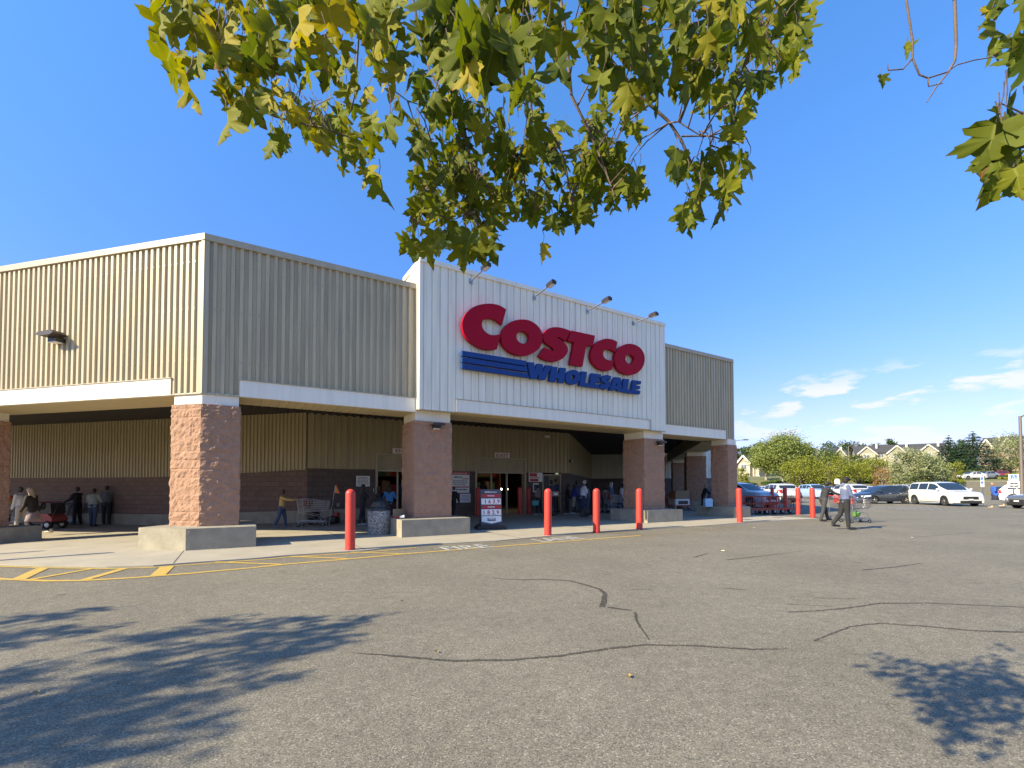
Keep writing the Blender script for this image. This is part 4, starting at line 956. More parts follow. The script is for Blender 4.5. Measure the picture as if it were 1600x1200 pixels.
# litter and fallen leaves on the asphalt
for i, (px, py, c, nm, lab) in enumerate(((57, 1085, (.42, .28, .12), 'fallen_leaf', 'pale fallen leaf in the tree shadow at bottom left'), (683, 1020, (.34, .22, .06), 'fallen_leaf', 'small yellow fallen leaf beside the long tar seam'), (983, 1059, (.34, .22, .06), 'fallen_leaf', 'yellow fallen leaf alone near the bottom middle'), (628, 941, (.16, .11, .06), 'fallen_leaf', 'tiny brown leaf left of the first crack'), (1426, 841, (.7, .7, .7), 'paper_scrap', 'white paper scrap on the open asphalt at right'), (1129, 862, (.6, .55, .3), 'paper_scrap', 'yellowish paper scrap ahead of the bollards'), (1178, 825, (.7, .7, .7), 'paper_scrap', 'white scrap on the lane by the right bollard'))):
    p = gnd(px, py); t_ = MB(); r_ = .022 if py > 900 else .05; rr = random.Random(i)
    n = 9; vs = [(r_*rr.uniform(.5, 1)*math.cos(6.28*k/n), r_*rr.uniform(.5, 1)*math.sin(6.28*k/n), .012 + .02*rr.random()) for k in range(n)] + [(0, 0, .01)]
    t_.add(vs, [(k, (k+1) % n, n) for k in range(n)]); o = t_.build(nm, mat(nm, c, .8)); o.location = p; tag(o, lab, nm.split('_')[1])
# ------------------------------------------------------------------ people
def remeshed(mb, vox, sm_it=2):
    me = bpy.data.meshes.new('t'); me.from_pydata(mb.v, [], mb.f); o = bpy.data.objects.new('t', me); col.objects.link(o)
    r = o.modifiers.new('r', 'REMESH'); r.mode = 'VOXEL'; r.voxel_size = vox; r.use_smooth_shade = True
    s_ = o.modifiers.new('s', 'SMOOTH'); s_.iterations = sm_it; s_.factor = .5
    bpy.context.view_layer.update()
    m2 = bpy.data.meshes.new_from_object(o.evaluated_get(bpy.context.evaluated_depsgraph_get()))
    out_ = MB(); out_.add([v.co.copy() for v in m2.vertices], [tuple(p.vertices) for p in m2.polygons], 0, True)
    bpy.data.objects.remove(o); bpy.data.meshes.remove(me); bpy.data.meshes.remove(m2); return out_
_mc = {}
def cm_(c, rough=.85, nm='cloth'):
    if nm == 'cloth' and max(c) < .3: c = tuple(min(1, x*1.35 + .004) for x in c)
    k = (tuple(c), rough, nm)
    if k not in _mc: _mc[k] = mat(nm, c, rough, var=.12, vscale=9) 
    return _mc[k]
SK = (.50, .30, .20); SKD = (.28, .16, .10)
ink = mat('eye_dark', (.03, .02, .02), .3)
def person(lab, loc, rz, H=1.72, top=(.1,.1,.1), bot=(.03,.03,.04), shoe=(.02,.02,.02), hair=(.03,.02,.015), skin=SK, lean=6, legs=((8, 6), (-8, 4)), arms=((10, 8, 20), (10, 8, 20)),
           sleeve=1.0, bottom='trousers', hairstyle='short', cap=None, yaw=0, vox=.02, fat=1.0, extra=None, group=None, headdown=0):
    t_ = thing('person', lab, 'person', loc, rz, group); K = H/1.74
    Rx = lambda a: Matrix.Rotation(R(a), 3, 'X')
    pel = Vector((0, 0, .93)); LB_ = Rx(-lean)
    up = lambda p: pel + LB_ @ (Vector(p) - pel)
    chest = up((0, .0, 1.28)); belly = up((0, .01, 1.08)); neck = up((0, 0, 1.46)); hd = neck + LB_ @ Rx(-headdown) @ Vector((0, .02, .165))
    HR = Matrix.Rotation(R(yaw), 3, 'Z'); sh = {}; el = {}; wr = {}; ha = {}; kn = {}; an = {}; hp = {}; foot = {}
    for i, s_ in enumerate((-1, 1)):
        f_, o_, e_ = arms[i]; sh[s_] = up((s_*.175*fat**.5, 0, 1.405)); dirn = Vector((s_*math.sin(R(o_)), math.sin(R(f_)), -math.cos(R(f_))*math.cos(R(o_)))).normalized()
        el[s_] = sh[s_] + dirn*.29; a2 = f_ + e_; inn = -.15*s_ if e_ > 40 else s_*.03
        d2 = Vector((inn, math.sin(R(a2)), -math.cos(R(a2)))).normalized(); wr[s_] = el[s_] + d2*.25; ha[s_] = (wr[s_] + d2*.09, d2)
        th_, kf = legs[i]; hp[s_] = pel + Vector((s_*.09, 0, -.03)); d3 = Vector((s_*.03, math.sin(R(th_)), -math.cos(R(th_)))); kn[s_] = hp[s_] + d3*.43
        a3 = th_ - kf; an[s_] = kn[s_] + Vector((s_*.01, math.sin(R(a3)), -math.cos(R(a3))))*.41; foot[s_] = an[s_] + (Vector((s_*.03, .17*math.cos(R(max(0, kf-10))), -.04 - .14*math.sin(R(max(0, kf-10))))))
    lowz = min(min(an[s].z-.085, foot[s].z-.035) for s in (-1, 1))
    b = MB(); F_ = fat
    def torso(mb, g, arm_to=1.0, waist=True):
        mb.caps(belly, .125*F_*g, chest, .135*F_**.5*g, 14); mb.caps(chest, .13*g, neck - Vector((0,0,.05)), .085*g, 12)
        for s in (-1, 1):
            mb.caps(chest + LB_ @ Vector((s*.06, 0, -.02)), .115*g*F_**.5, belly + Vector((s*.05, 0, -.02)), .11*F_*g, 12); mb.caps(pel + Vector((s*.06, 0, .04)), .115*F_*g, belly + Vector((s*.04, 0, 0)), .115*F_*g, 12)
            mb.caps(chest + LB_ @ Vector((s*.05, 0, .09)), .09*g, sh[s], .062*g, 12)
    torso(b, .93)
    for s in (-1, 1):
        b.caps(sh[s], .055, el[s], .042); b.caps(el[s], .042, wr[s], .028); b.caps(wr[s], .028, ha[s][0], .034)
        b.caps(pel + Vector((s*.07, 0, 0)), .10, kn[s], .058); b.caps(kn[s], .058, kn[s].lerp(an[s], .35), .056); b.caps(kn[s].lerp(an[s], .3), .057, an[s], .038); b.caps(an[s], .04, foot[s], .032)
    b.caps(neck - Vector((0,0,.06)), .062, hd - Vector((0,0,.05)), .055, 12)
    HM = Matrix.Translation(hd) @ (LB_ @ Rx(-headdown) @ HR).to_4x4()
    b.ell((0,0,0), (.076, .095, .115), 16, 12, 0, None); b.v[-len([0]*(16*13)):] = [tuple(HM @ Vector(v)) for v in b.v[-16*13:]]
    for c, r_ in (((0, .035, -.07), (.05, .055, .05)), ((0, .10, -.012), (.013, .02, .024)), ((-.077, 0, -.01), (.012, .022, .032)), ((.077, 0, -.01), (.012, .022, .032))):
        b.ell(c, r_, 10, 8); n_ = 10*9; b.v[-n_:] = [tuple(HM @ Vector(v)) for v in b.v[-n_:]]
    body = remeshed(b, vox*.8, 1)
    for s in (-1, 1):       # fingers, rooted in the palm
        c, d2 = ha[s]; side_ = Vector((0, 0, 1)).cross(d2); side_ = side_.normalized() if side_.length > .1 else Vector((0, 1, 0)); pn = d2.cross(side_)
        for k, ln in enumerate((.062, .074, .07, .055)):
            q0 = c + side_*(k-1.5)*.017 + d2*.02; q1 = q0 + d2*ln*.5; q2_ = q1 + (d2*.75 - pn*.5)*ln*.5; body.tube([q0, q1, q2_], [.0095, .009, .007], 6)
        body.tube([c - side_*.02 - d2*.03, c - side_*.05 + d2*.01, c - side_*.05 + d2*.04], [.012, .011, .008], 6)
    for sx in (-.03, .03):
        body.ell((0,0,0), (.011, .006, .007), 8, 6, 1); n_ = 8*7; E = HM @ Matrix.Translation((sx, .086, .012)); body.v[-n_:] = [tuple(E @ Vector(v)) for v in body.v[-n_:]]
    body.ell((0,0,0), (.022, .005, .005), 8, 6, 2); n_ = 56; E = HM @ Matrix.Translation((0, .088, -.058)); body.v[-n_:] = [tuple(E @ Vector(v)) for v in body.v[-n_:]]
    def fin(mb, nm, m_):
        mb.v = [((v[0])*K, v[1]*K, (v[2]-lowz)*K) for v in mb.v]; return mb.build(nm, m_, t_)
    # clothes
    g = MB(); torso(g, 1.06)
    for s in (-1, 1):
        g.caps(pel + Vector((s*.07, 0, .0)), .122*F_, belly, .125*F_, 12)
        if sleeve > 0: g.caps(sh[s], .072, sh[s].lerp(el[s], min(1, sleeve*2)), .062)
        if sleeve > .55: g.caps(el[s], .058, el[s].lerp(wr[s], (sleeve-.5)*1.9), .045)
    G = remeshed(g, vox)
    fin(G, 'jacket' if sleeve > .9 else 'shirt', cm_(top))
    g = MB()
    if bottom == 'skirt':
        g.lathe([(.13, .98), (.16, .9), (.20, .72), (.235, .56), (.225, .555), (.15, .7)], 20, Matrix.Translation((0, .02, 0)) @ Matrix.Diagonal((1, .85, 1, 1))); fin(g, 'skirt', cm_(bot))
    else:
        e = {'trousers': 1, 'shorts': 0}[bottom]; g.caps(pel + Vector((-.06, 0, .03)), .125*F_, pel + Vector((.06, 0, .03)), .125*F_, 12)
        for s in (-1, 1):
            if e: g.caps(hp[s] + Vector((0,0,.03)), .115*F_**.5, kn[s], .076); g.caps(kn[s], .076, an[s] + Vector((0,0,.03)), .062)
            else: g.caps(hp[s] + Vector((0,0,.03)), .118*F_**.5, hp[s].lerp(kn[s], .95), .095)
        fin(remeshed(g, vox), bottom, cm_(bot))
    for s in (-1, 1):
        g = MB(); g.caps(an[s] + Vector((0, -.02, -.045)), .044, foot[s] + Vector((0, .03, -.005)), .038, 10); g.caps(an[s] + Vector((0, 0, -.02)), .047, an[s] + Vector((0, 0, .03)), .05, 10); fin(remeshed(g, .016), 'shoe', cm_(shoe, .5, 'shoe'))
    g = MB()
    if hairstyle != 'none':
        g.ell((0, -.012, .022), (.084, .102, .108), 16, 10)
        if hairstyle == 'long': g.caps((0, -.06, .02), .075, (0, -.075, -.22), .07, 12); g.caps((-.06, -.02, 0), .035, (-.07, -.03, -.2), .035, 8); g.caps((.06, -.02, 0), .035, (.07, -.03, -.2), .035, 8)
        if hairstyle == 'bob': g.caps((0, -.05, .0), .082, (0, -.05, -.09), .075, 12); g.caps((-.07, 0, 0), .03, (-.07, 0, -.1), .03, 8); g.caps((.07, 0, 0), .03, (.07, 0, -.1), .03, 8)
        if hairstyle == 'bun': g.ell((0, -.11, .05), (.04, .04, .04), 10, 8)
        if hairstyle == 'hood': g.ell((0, -.02, -.01), (.10, .115, .135), 16, 12); g.caps((0, -.03, -.1), .09, (0, -.02, -.2), .11, 12)
        # cut the face free
        G = remeshed(g, .016, 1); G.v = [((v[0]), min(v[1], .052 if v[2] < .055 else .09), v[2]) for v in G.v]
        G.v = [tuple(HM @ Vector(v)) for v in G.v]; fin(G, 'hair' if hairstyle != 'hood' else 'headscarf', cm_(hair, .6, 'hair'))
    if cap:
        g = MB(); g.ell((0, -.005, .05), (.092, .108, .085), 16, 10); g.caps((-.03, .10, .05), .018, (.03, .10, .05), .018, 8); g.caps((-.035, .14, .045), .012, (.035, .14, .045), .012, 8); g.caps((0, .09, .055), .03, (0, .15, .045), .018, 8)
        G = remeshed(g, .014, 1); G.v = [tuple(HM @ Vector(v)) for v in G.v]; fin(G, 'cap', cm_(cap, .8, 'cap'))
    if extra: extra(fin, dict(ha=ha, chest=chest, pel=pel, sh=sh, up=up, hd=hd, HM=HM, neck=neck))
    return t_
def at(px, foot, head, H=None, z=.022):
    p = gnd(px, foot, z); return p
def P_(lab, px, foot, head, rz, **k):
    p = gnd(px, foot, .022); h = (foot-head)*p.y/F; 
    if not k.pop('fixY', False): h = max(1.2, min(1.86, h))
    k.setdefault('H', h); return person(lab, p, R(rz), **k)
FWD, LEFT, RIGHT, TOWARD = 0, 90, -90, 180
def hoodie(fin, d):
    g = MB(); c = d['up']; g.caps(c((-.1, 0, 1.43)), .085, c((.1, 0, 1.43)), .085); g.caps(c((-.13, -.02, 1.36)), .085, c((.13, -.02, 1.36)), .085); g.caps(c((0, .02, 1.28)), .14, c((0, .0, 1.36)), .13)
    fin(remeshed(g, .018), 'white_yoke', cm_((.40, .42, .44)))
    g = MB(); g.caps(c((-.06, -.075, 1.46)), .055, c((.06, -.075, 1.46)), .055); g.caps(c((0, -.08, 1.43)), .06, c((0, -.06, 1.5)), .055); fin(remeshed(g, .016), 'hood', cm_((.10, .12, .20)))
def teal_sleeves(fin, d): pass
P_('person in a blue grey hooded jacket with white yoke and black trousers', 1321, 826.5, 747, RIGHT-12, top=(.075, .095, .17), bot=(.012, .012, .014), lean=2, legs=((-13, 20), (4, 2)), arms=((12, 4, 12), (18, 8, 30)), cap=(.012, .012, .012), vox=.016, extra=hoodie, fat=1.08, skin=(.42, .25, .17))
P_('person in black sweater and dark trousers pushing the cart of bags', 1287, 814, 752, RIGHT, top=(.018, .018, .022), bot=(.035, .033, .035), lean=14, legs=((20, 6), (-10, 6)), arms=((52, 6, 22), (52, 6, 22)), cap=(.02, .02, .02), vox=.016, skin=(.42, .25, .17))
def bags(loc, c, lab, s=1.0, n=5):
    t_ = thing('bag_of_groceries', lab, 'groceries', loc); rr = random.Random(lab)
    for i in range(n):
        m_ = MB(); m_.ell((rr.uniform(-.2, .2), rr.uniform(-.15, .15), rr.uniform(.08, .22)), (rr.uniform(.08, .14), rr.uniform(.08, .14), rr.uniform(.07, .13)), 10, 7)
        m_.v = [tuple(Vector(v) + Vector((0,0,1))*.03*noise.noise(Vector(v)*9)) for v in m_.v]; m_.build('package', mat('package', tuple(x*rr.uniform(.7, 1.2) for x in c), .6), t_)
bags(cA.location + Vector((.05, 0, .56)), (.36, .16, .09), 'brown bags heaped in the cart of the man in black')
bags(cB.location + Vector((-.1, 0, .20)), (.12, .26, .06), 'green bag on the lower rack of the right cart', n=3)
def purse(fin, d):
    g = MB(); c = d['pel']; g.caps((.2, -.12, 1.0), .08, (.2, -.14, 1.14), .07); fin(remeshed(g, .02), 'backpack', cm_((.02, .018, .016)))
P_('woman in dark jacket, patterned skirt and pale boots walking past the base', 52, 838, 761, LEFT+10, top=(.022, .018, .016), bot=(.22, .17, .17), shoe=(.55, .45, .30), hair=(.42, .32, .20), hairstyle='long', bottom='skirt', lean=10, legs=((22, 8), (-28, 12)), arms=((10, 5, 20), (20, 5, 30)), extra=purse, vox=.016, skin=(.10, .07, .055))
P_('man in pale grey shirt and dark cap beside the woman in a skirt', 33, 830, 762, LEFT, top=(.50, .50, .52), bot=(.38, .34, .30), cap=(.07, .08, .07), sleeve=1, lean=6, arms=((8, 4, 12), (14, 4, 20)), vox=.017)
def hv(fin, d):
    g = MB(); b_ = d['up']; g.caps(b_((-.1, 0, 1.07)), .138, b_((.1, 0, 1.07)), .138); fin(remeshed(g, .018), 'reflective_band', cm_((.5, .65, .08)))
P_('stooping worker in an orange vest with a yellow band', 19, 822, 764, LEFT-10, top=(.75, .13, .02), bot=(.02, .02, .025), lean=30, headdown=-15, arms=((60, 5, 10), (60, 5, 10)), sleeve=.5, cap=(.02, .02, .02), extra=hv)
P_('man in a black suit reaching for the carts with one arm', 120, 820.5, 762, LEFT, top=(.008, .008, .010), bot=(.008, .008, .009), lean=0, arms=((30, 10, 35), (75, 8, 15)), legs=((3, 2), (-3, 2)), skin=SKD)
P_('man in a pale green shirt and blue jeans seen from behind', 145, 822.5, 764, 20, top=(.20, .215, .18), bot=(.035, .055, .10), lean=4, sleeve=.5, arms=((15, 14, 30), (0, 20, 20)), fat=1.12)
P_('man in grey shirt and black trousers by the block wall', 166, 819.5, 760, 35, top=(.10, .10, .10), bot=(.016, .016, .02), lean=0, sleeve=.5, arms=((5, 8, 20), (25, 8, 30)))
P_('child in a yellow plaid shirt and jeans pushing a cart', 440, 825, 766, RIGHT+8, top=(.42, .29, .10), bot=(.03, .045, .09), lean=4, arms=((68, 4, 18), (68, 4, 18)), legs=((14, 8), (-14, 8)), skin=SKD, shoe=(.12, .12, .12), vox=.017)
def phone(fin, d):
    g = MB(); c = d['ha'][1][0]; g.box(c.x-.04, c.x+.04, c.y+.0, c.y+.012, c.z, c.z+.15); fin(g, 'phone', cm_((.7, .7, .7)))
P_('woman in black holding up a white phone near the entrance', 566, 821, 758, RIGHT+25, top=(.012, .012, .014), bot=(.012, .012, .014), shoe=(.4, .4, .4), hairstyle='long', arms=((30, 6, 70), (40, 5, 95)), sleeve=.5, lean=2, extra=phone)
P_('person in a dark top behind the trash can', 590, 817, 760, RIGHT+10, top=(.022, .022, .026), bot=(.015, .015, .018), hairstyle='bob', arms=((20, 6, 60), (20, 6, 60)), lean=4, sleeve=.5, fat=1.15)
P_('woman in a bright blue shirt seen from behind', 608, 817, 760, 10, top=(.07, .24, .50), bot=(.012, .012, .015), hairstyle='long', sleeve=.45, arms=((20, 24, 40), (10, 22, 30)), lean=4, fat=1.1, skin=(.42, .25, .17))
P_('person in black half hidden at the right side of the column', 708, 808, 761, -20, top=(.01, .01, .012), bot=(.01, .01, .012))
P_('person in a pink beige top with a teal bag, black trousers', 842, 805, 758, LEFT-30, top=(.30, .22, .18), bot=(.012, .012, .015), shoe=(.35, .35, .35), hairstyle='bun', sleeve=.5, arms=((10, 6, 15), (10, 6, 15)))
p = gnd(836, 806, .02); tb = thing('tote_bag', 'small teal tote bag hanging from the hand', 'bag', (p.x, p.y-.2, .52), .5)
m_ = MB(); m_.poly([(-.16, 0), (.16, 0), (.18, .22), (-.18, .22)], (), .08, Matrix.Translation((0, -.04, 0))); m_.build('bag_body', mat('teal', (.10, .33, .33), .6), tb)
m_ = MB(); m_.tube([(-.08, 0, .21), (-.05, 0, .34), (.05, 0, .34), (.08, 0, .21)], .01); m_.build('handle', M['dark'], tb)
P_('person in navy carrying a brown box behind the LANE bollard', 864, 806, 751, LEFT-20, top=(.03, .035, .07), bot=(.015, .015, .02), arms=((30, 6, 60), (30, 6, 60)))
def cb_(px, foot, w_, c, lab, zz=.95, dx=0):
    p = gnd(px, foot, .02); t_ = thing('carried_box', lab, 'box', (p.x+dx, p.y-.32, zz), .3); m_ = MB(); m_.box(-w_, w_, -.12, .12, 0, .22); m_.build('carton', cm_(c), t_)
    m_ = MB(); m_.box(-w_*.5, w_*.5, -.123, -.12, .05, .15); m_.build('print', M['sign_white'], t_)
cb_(866, 806, .17, (.40, .26, .18), 'brown carton held by the person in navy')
qg = 'shoppers queueing by the rear door'
P_('person in long black coat at the left of the queue', 886, 804, 757, RIGHT, top=(.008, .008, .010), bot=(.008, .008, .010), hairstyle='long', shoe=(.3, .3, .3), group=qg)
P_('man in royal blue shirt and khaki shorts', 896, 804, 757, RIGHT+10, top=(.025, .03, .18), bot=(.20, .18, .14), bottom='shorts', sleeve=.5, arms=((30, 6, 50), (30, 6, 50)), fat=1.15, shoe=(.3, .3, .3), group=qg)
P_('man in dark blue behind the khaki shorts', 902, 801, 752, 10, top=(.045, .06, .11), bot=(.03, .04, .07), sleeve=.5, group=qg)
P_('man in white T-shirt and navy shorts with white hair', 911, 807.5, 751, RIGHT+5, top=(.62, .64, .72), bot=(.014, .018, .05), bottom='shorts', sleeve=.45, hair=(.45, .43, .40), arms=((50, 6, 25), (20, 8, 20)), fat=1.2, legs=((6, 2), (-6, 2)), group=qg)
P_('woman in grey top and jeans right of the white T-shirt', 920, 804, 756, LEFT-20, top=(.10, .10, .11), bot=(.05, .07, .11), hairstyle='bob', sleeve=.5, arms=((40, 6, 30), (20, 6, 30)), group=qg)
P_('person in black partly behind the middle bollard', 928, 804, 757, LEFT-60, top=(.012, .012, .014), bot=(.015, .015, .018), group=qg)
P_('woman in an olive vest and pale sleeves behind a cart', 945, 801, 760, TOWARD+20, top=(.16, .13, .09), bot=(.04, .04, .05), hairstyle='short', arms=((40, 6, 30), (40, 6, 30)), group=qg)
P_('person in blue coat and pale headscarf', 953.5, 800, 754, RIGHT-30, top=(.06, .10, .19), bot=(.05, .09, .16), hairstyle='hood', hair=(.5, .52, .56), group=qg)
def vest(fin, d):
    g = MB(); c = d['up']; g.caps(c((-.1, -.02, 1.1)), .10, c((-.1, -.02, 1.38)), .09); fin(remeshed(g, .02), 'black_panel', cm_((.01, .01, .012)))
P_('person in white and black jacket and jeans by the third column', 971, 799, 757, RIGHT-40, top=(.50, .52, .54), bot=(.035, .05, .10), hairstyle='short', extra=vest, group=qg)
P_('person in grey with cap behind the white and black jacket', 968, 797, 753, RIGHT, top=(.09, .09, .10), bot=(.03, .03, .04), cap=(.14, .14, .16), group=qg)
P_('blond woman in black bending over the blue bag', 1099, 799, 756, RIGHT-15, top=(.008, .008, .010), bot=(.010, .010, .012), hair=(.34, .26, .17), hairstyle='long', lean=16, arms=((40, 6, 30), (40, 6, 30)))
P_('woman in bright blue shirt and black skirt stepping between parked cars', 1556, 793.5, 754, LEFT-25, top=(.03, .10, .42), bot=(.012, .014, .03), bottom='skirt', sleeve=.45, hair=(.36, .22, .12), hairstyle='bun', lean=12, legs=((18, 5), (-26, 14)), arms=((10, 30, 20), (-10, 40, 20)), fat=1.2, shoe=(.5, .36, .2))
P_('person with dark hair and red scarf by the silver vehicle', 1183, 789, 759.5, RIGHT-30, top=(.35, .12, .14), bot=(.3, .33, .4), hairstyle='bob', skin=SKD)
dg = 'silhouettes inside the doorways'
for u, v, a, c, lab in ((8.7, 21.0, 30, (.012, .012, .014), 'dark figure just inside the exit, left'), (9.4, 22.0, -20, (.10, .02, .02), 'figure in dark red inside the exit'), (10.6, 21.2, 60, (.012, .012, .014), 'dark figure in the middle of the exit doorway'), (11.3, 21.7, -70, (.014, .014, .02), 'dark figure just inside the exit, right'), (6.0, 21.0, 10, (.02, .03, .07), 'figure in dark blue inside the entrance'), (6.5, 21.5, -30, (.08, .02, .02), 'figure in maroon inside the entrance')):
    if lab.endswith('entrance'): u = E0 + (u-5.6)*1.4 + .9
    person(lab, (*uv(u, v), .02), ang1 + R(a), top=c, bot=(.012, .012, .015), H=1.7, group=dg, hairstyle='short', skin=SKD, vox=.024)
u, z = onv(862, 800, 20.3); person('man with short hair in the office doorway', (*uv(u, 20.05), .02), ang1 + R(170), top=(.05, .05, .09), bot=(.02, .02, .02), H=1.78)
# ------------------------------------------------------------------ cars
def paint(nm, c, metal=0.0): return mat(nm, c, .28, metal, spec=.5, coat=.6)
def lerpk(ks, x):
    if x <= ks[0][0]: return ks[0][1]
    for (a, va), (b, vb) in zip(ks, ks[1:]):
        if x <= b: t = (x-a)/(b-a); return va + (vb-va)*t
    return ks[-1][1]
def smk(ks, x, w=.12): return (lerpk(ks, x-w) + 2*lerpk(ks, x) + lerpk(ks, x+w))/4
M['trim'] = mat('trim_plastic', (.02, .02, .021), .6); M['headlamp'] = mat('headlamp', (.6, .62, .65), .08, .2, spec=1); M['taillamp'] = mat('taillamp', (.35, .01, .01), .2)
M['plate'] = mat('number_plate', (.55, .56, .58), .5); M['alloy'] = mat('alloy', (.45, .45, .46), .3, .9)
KIND = {  # length, width, height, wheel radius, axle fronts, top of lower body (x from front), greenhouse ridge, side-glass span
 'van': dict(L=5.15, W=2.0, H=1.78, r=.355, ax=(.98, 4.05), deck=[(0,.55),(.05,.80),(.35,.98),(1.35,1.10),(2.0,1.12),(5.0,1.14),(5.1,.9),(5.15,.5)], gh=[(1.05,1.06),(2.15,1.66),(2.7,1.76),(4.5,1.74),(4.95,1.62),(5.12,1.10)], win=[(1.75,2.75),(2.85,3.75),(3.85,4.75)]),
 'suv': dict(L=4.6, W=1.86, H=1.68, r=.36, ax=(.9, 3.6), deck=[(0,.55),(.05,.85),(.3,1.0),(1.2,1.10),(2.0,1.12),(4.45,1.12),(4.56,.9),(4.6,.5)], gh=[(1.1,1.06),(1.9,1.58),(2.5,1.68),(3.7,1.64),(4.1,1.58),(4.5,1.10)], win=[(1.6,2.45),(2.55,3.35),(3.45,3.95)]),
 'hatch': dict(L=4.1, W=1.72, H=1.50, r=.31, ax=(.78, 3.3), deck=[(0,.45),(.05,.68),(.3,.80),(.95,.94),(1.6,.97),(3.9,.99),(4.05,.8),(4.1,.45)], gh=[(.72,.90),(1.75,1.42),(2.2,1.50),(3.2,1.47),(3.65,1.38),(4.0,.97)], win=[(1.35,2.2),(2.3,3.05),(3.12,3.45)]),
 'sedan': dict(L=4.65, W=1.8, H=1.45, r=.32, ax=(.9, 3.65), deck=[(0,.42),(.05,.66),(.3,.78),(1.2,.92),(2,.95),(3.9,.98),(4.5,.96),(4.6,.75),(4.65,.42)], gh=[(1.25,.90),(2.0,1.38),(2.5,1.45),(3.2,1.42),(4.15,.97)], win=[(1.8,2.5),(2.6,3.4)]),
}
_car = {}
def car(kind, c, lab, loc, rz, group='cars in the parking lot', metal=0.0, cat='car', name='parked_car', glassc=None, detail=True):
    "front points to local +Y at length 0; origin under the middle"
    key = (kind, c)
    if key in _car: return tag(dup(_car[key], loc, rz, lab, group), None, cat)
    k = KIND[kind]; L_, W, H, r = k['L'], k['W'], k['H'], k['r']; t_ = thing(name, lab, cat, loc, rz, group); _car[key] = t_
    pm = paint('paint', c, metal)
    def wid(x):
        e = max(0, 1 - x/.75); f_ = max(0, 1 - (L_-x)/.6); return W/2*(1 - .20*e*e*e**.5 - .13*f_**2)
    def Y(x): return L_/2 - x
    xs = [0, .015, .05, .1] + [i*.08 + .16 for i in range(int((L_-.3)/.08))] + [L_-.1, L_-.04, L_-.01, L_]
    def zlow(x):
        z = .20 if .25 < x < L_-.3 else .24
        for a in k['ax']:
            d = abs(x-a); rr = r + .055
            if d < rr: z = max(z, r + math.sqrt(rr*rr - d*d))
        return z
    ft = [(0, .955), (.18, .985), (.45, 1.0), (.72, .985), (.93, .95), (1.0, .885)]
    mb = MB(); nx = len(xs); rowsn = len(ft) + 4; ring_ = []
    for x in xs:
        zl, zt = zlow(x), smk(k['deck'], x, .06); w0 = wid(x); col_ = []
        zs0 = .22
        for s in (1,):
            for (t, f_) in ft:
                z = zl + (zt-zl)*t; tt = (z-zs0)/max(.01, zt-zs0); ff = lerpk(ft, max(0, min(1, tt))); col_.append((w0*ff, z))
        for q in (.6, .25, 0): col_.append((w0*.885*q, zt + .035*(1-q*q)))
        full = [(Vector((w_, Y(x), z))) for w_, z in col_] + [Vector((-w_, Y(x), z)) for w_, z in reversed(col_[:-1])]
        ring_.append(full)
    n = len(ring_[0]); vs = [p for rg in ring_ for p in rg]
    mb.add(vs, [(i*n+j, i*n+j+1, (i+1)*n+j+1, (i+1)*n+j) for i in range(nx-1) for j in range(n-1)], 0, True)
    mb.add(ring_[0], [tuple(range(n))]); mb.add(ring_[-1], [tuple(reversed(range(n)))])
    # greenhouse
    gk = k['gh']; gx = [gk[0][0] + (gk[-1][0]-gk[0][0])*i/34 for i in range(35)]
    def G(x, s, off=0):   # s: 0 side bottom .. 1 roof edge .. 2 centre line
        zt = smk(gk, x, .10); zb = smk(k['deck'], x) - .02; w0 = wid(x)*.90; h = max(0, zt-zb); wt = w0 - .30*h
        if s <= 1: w_ = w0 + (wt-w0)*s; z = zb + h*.94*s; nv = Vector((1, 0, .3)).normalized()
        else: q = s-1; w_ = wt*(1-q); z = zb + h*(.94 + .06*math.sin(q*math.pi/2)); nv = Vector((0, 0, 1))
        return Vector((w_, Y(x), z)) + nv*off
    ss = [0, .3, .6, .85, .96, 1.05, 1.2, 1.5, 2]; vs = []
    for x in gx: 
        row = [G(x, s) for s in ss]; vs += row + [Vector((-p.x, p.y, p.z)) for p in reversed(row[:-1])]
    n2 = 2*len(ss)-1
    mb.add(vs, [(i*n2+j, i*n2+j+1, (i+1)*n2+j+1, (i+1)*n2+j) for i in range(34) for j in range(n2-1)], 0, True)
    mb.build('body', pm, t_)
    # dark inner wheel boxes and underside
    ub = MB(); ub.box(-W/2*.80, W/2*.80, Y(L_-.2), Y(.2), .19, .62)
    ub.build('underbody', M['trim'], t_)
    # side glass
    for s in (-1, 1):
        for (a, b_) in k['win']:
            g = MB(); vs = []; m_ = 6
            for i in range(m_+1):
                x = a + (b_-a)*i/m_
                h = smk(gk, x, .10) - (smk(k['deck'], x)-.02); lo_, hi_ = (.10 if h > .05 else .1), .86
                for q in (lo_, (lo_+hi_)/2, hi_): p = G(x, q, .008); vs.append(Vector((p.x*s, p.y, p.z)))
            g.add(vs, [(i*3+j, i*3+j+1, (i+1)*3+j+1, (i+1)*3+j) for i in range(m_) for j in range(2)], 0, True); g.build('side_window', M['glass'], t_)
    def screen(xa, xb, nm):
        g = MB(); vs = []; m_ = 5
        for i in range(m_+1):
            x = xa + (xb-xa)*i/m_; c0 = G(x, 1.0); 
            for q in (-1, -.9, -.5, 0, .5, .9, 1): 
                zt = smk(gk, x, .10); w_ = c0.x*.93*q; vs.append(Vector((w_, Y(x), zt + .012 - .028*(abs(q)**3)))) 
        g.add(vs, [(i*7+j, i*7+j+1, (i+1)*7+j+1, (i+1)*7+j) for i in range(m_) for j in range(6)], 0, True); g.build(nm, M['glass'], t_)
    screen(gk[0][0]+.14, gk[1][0]-.02 if kind != 'van' else gk[1][0], 'windscreen')
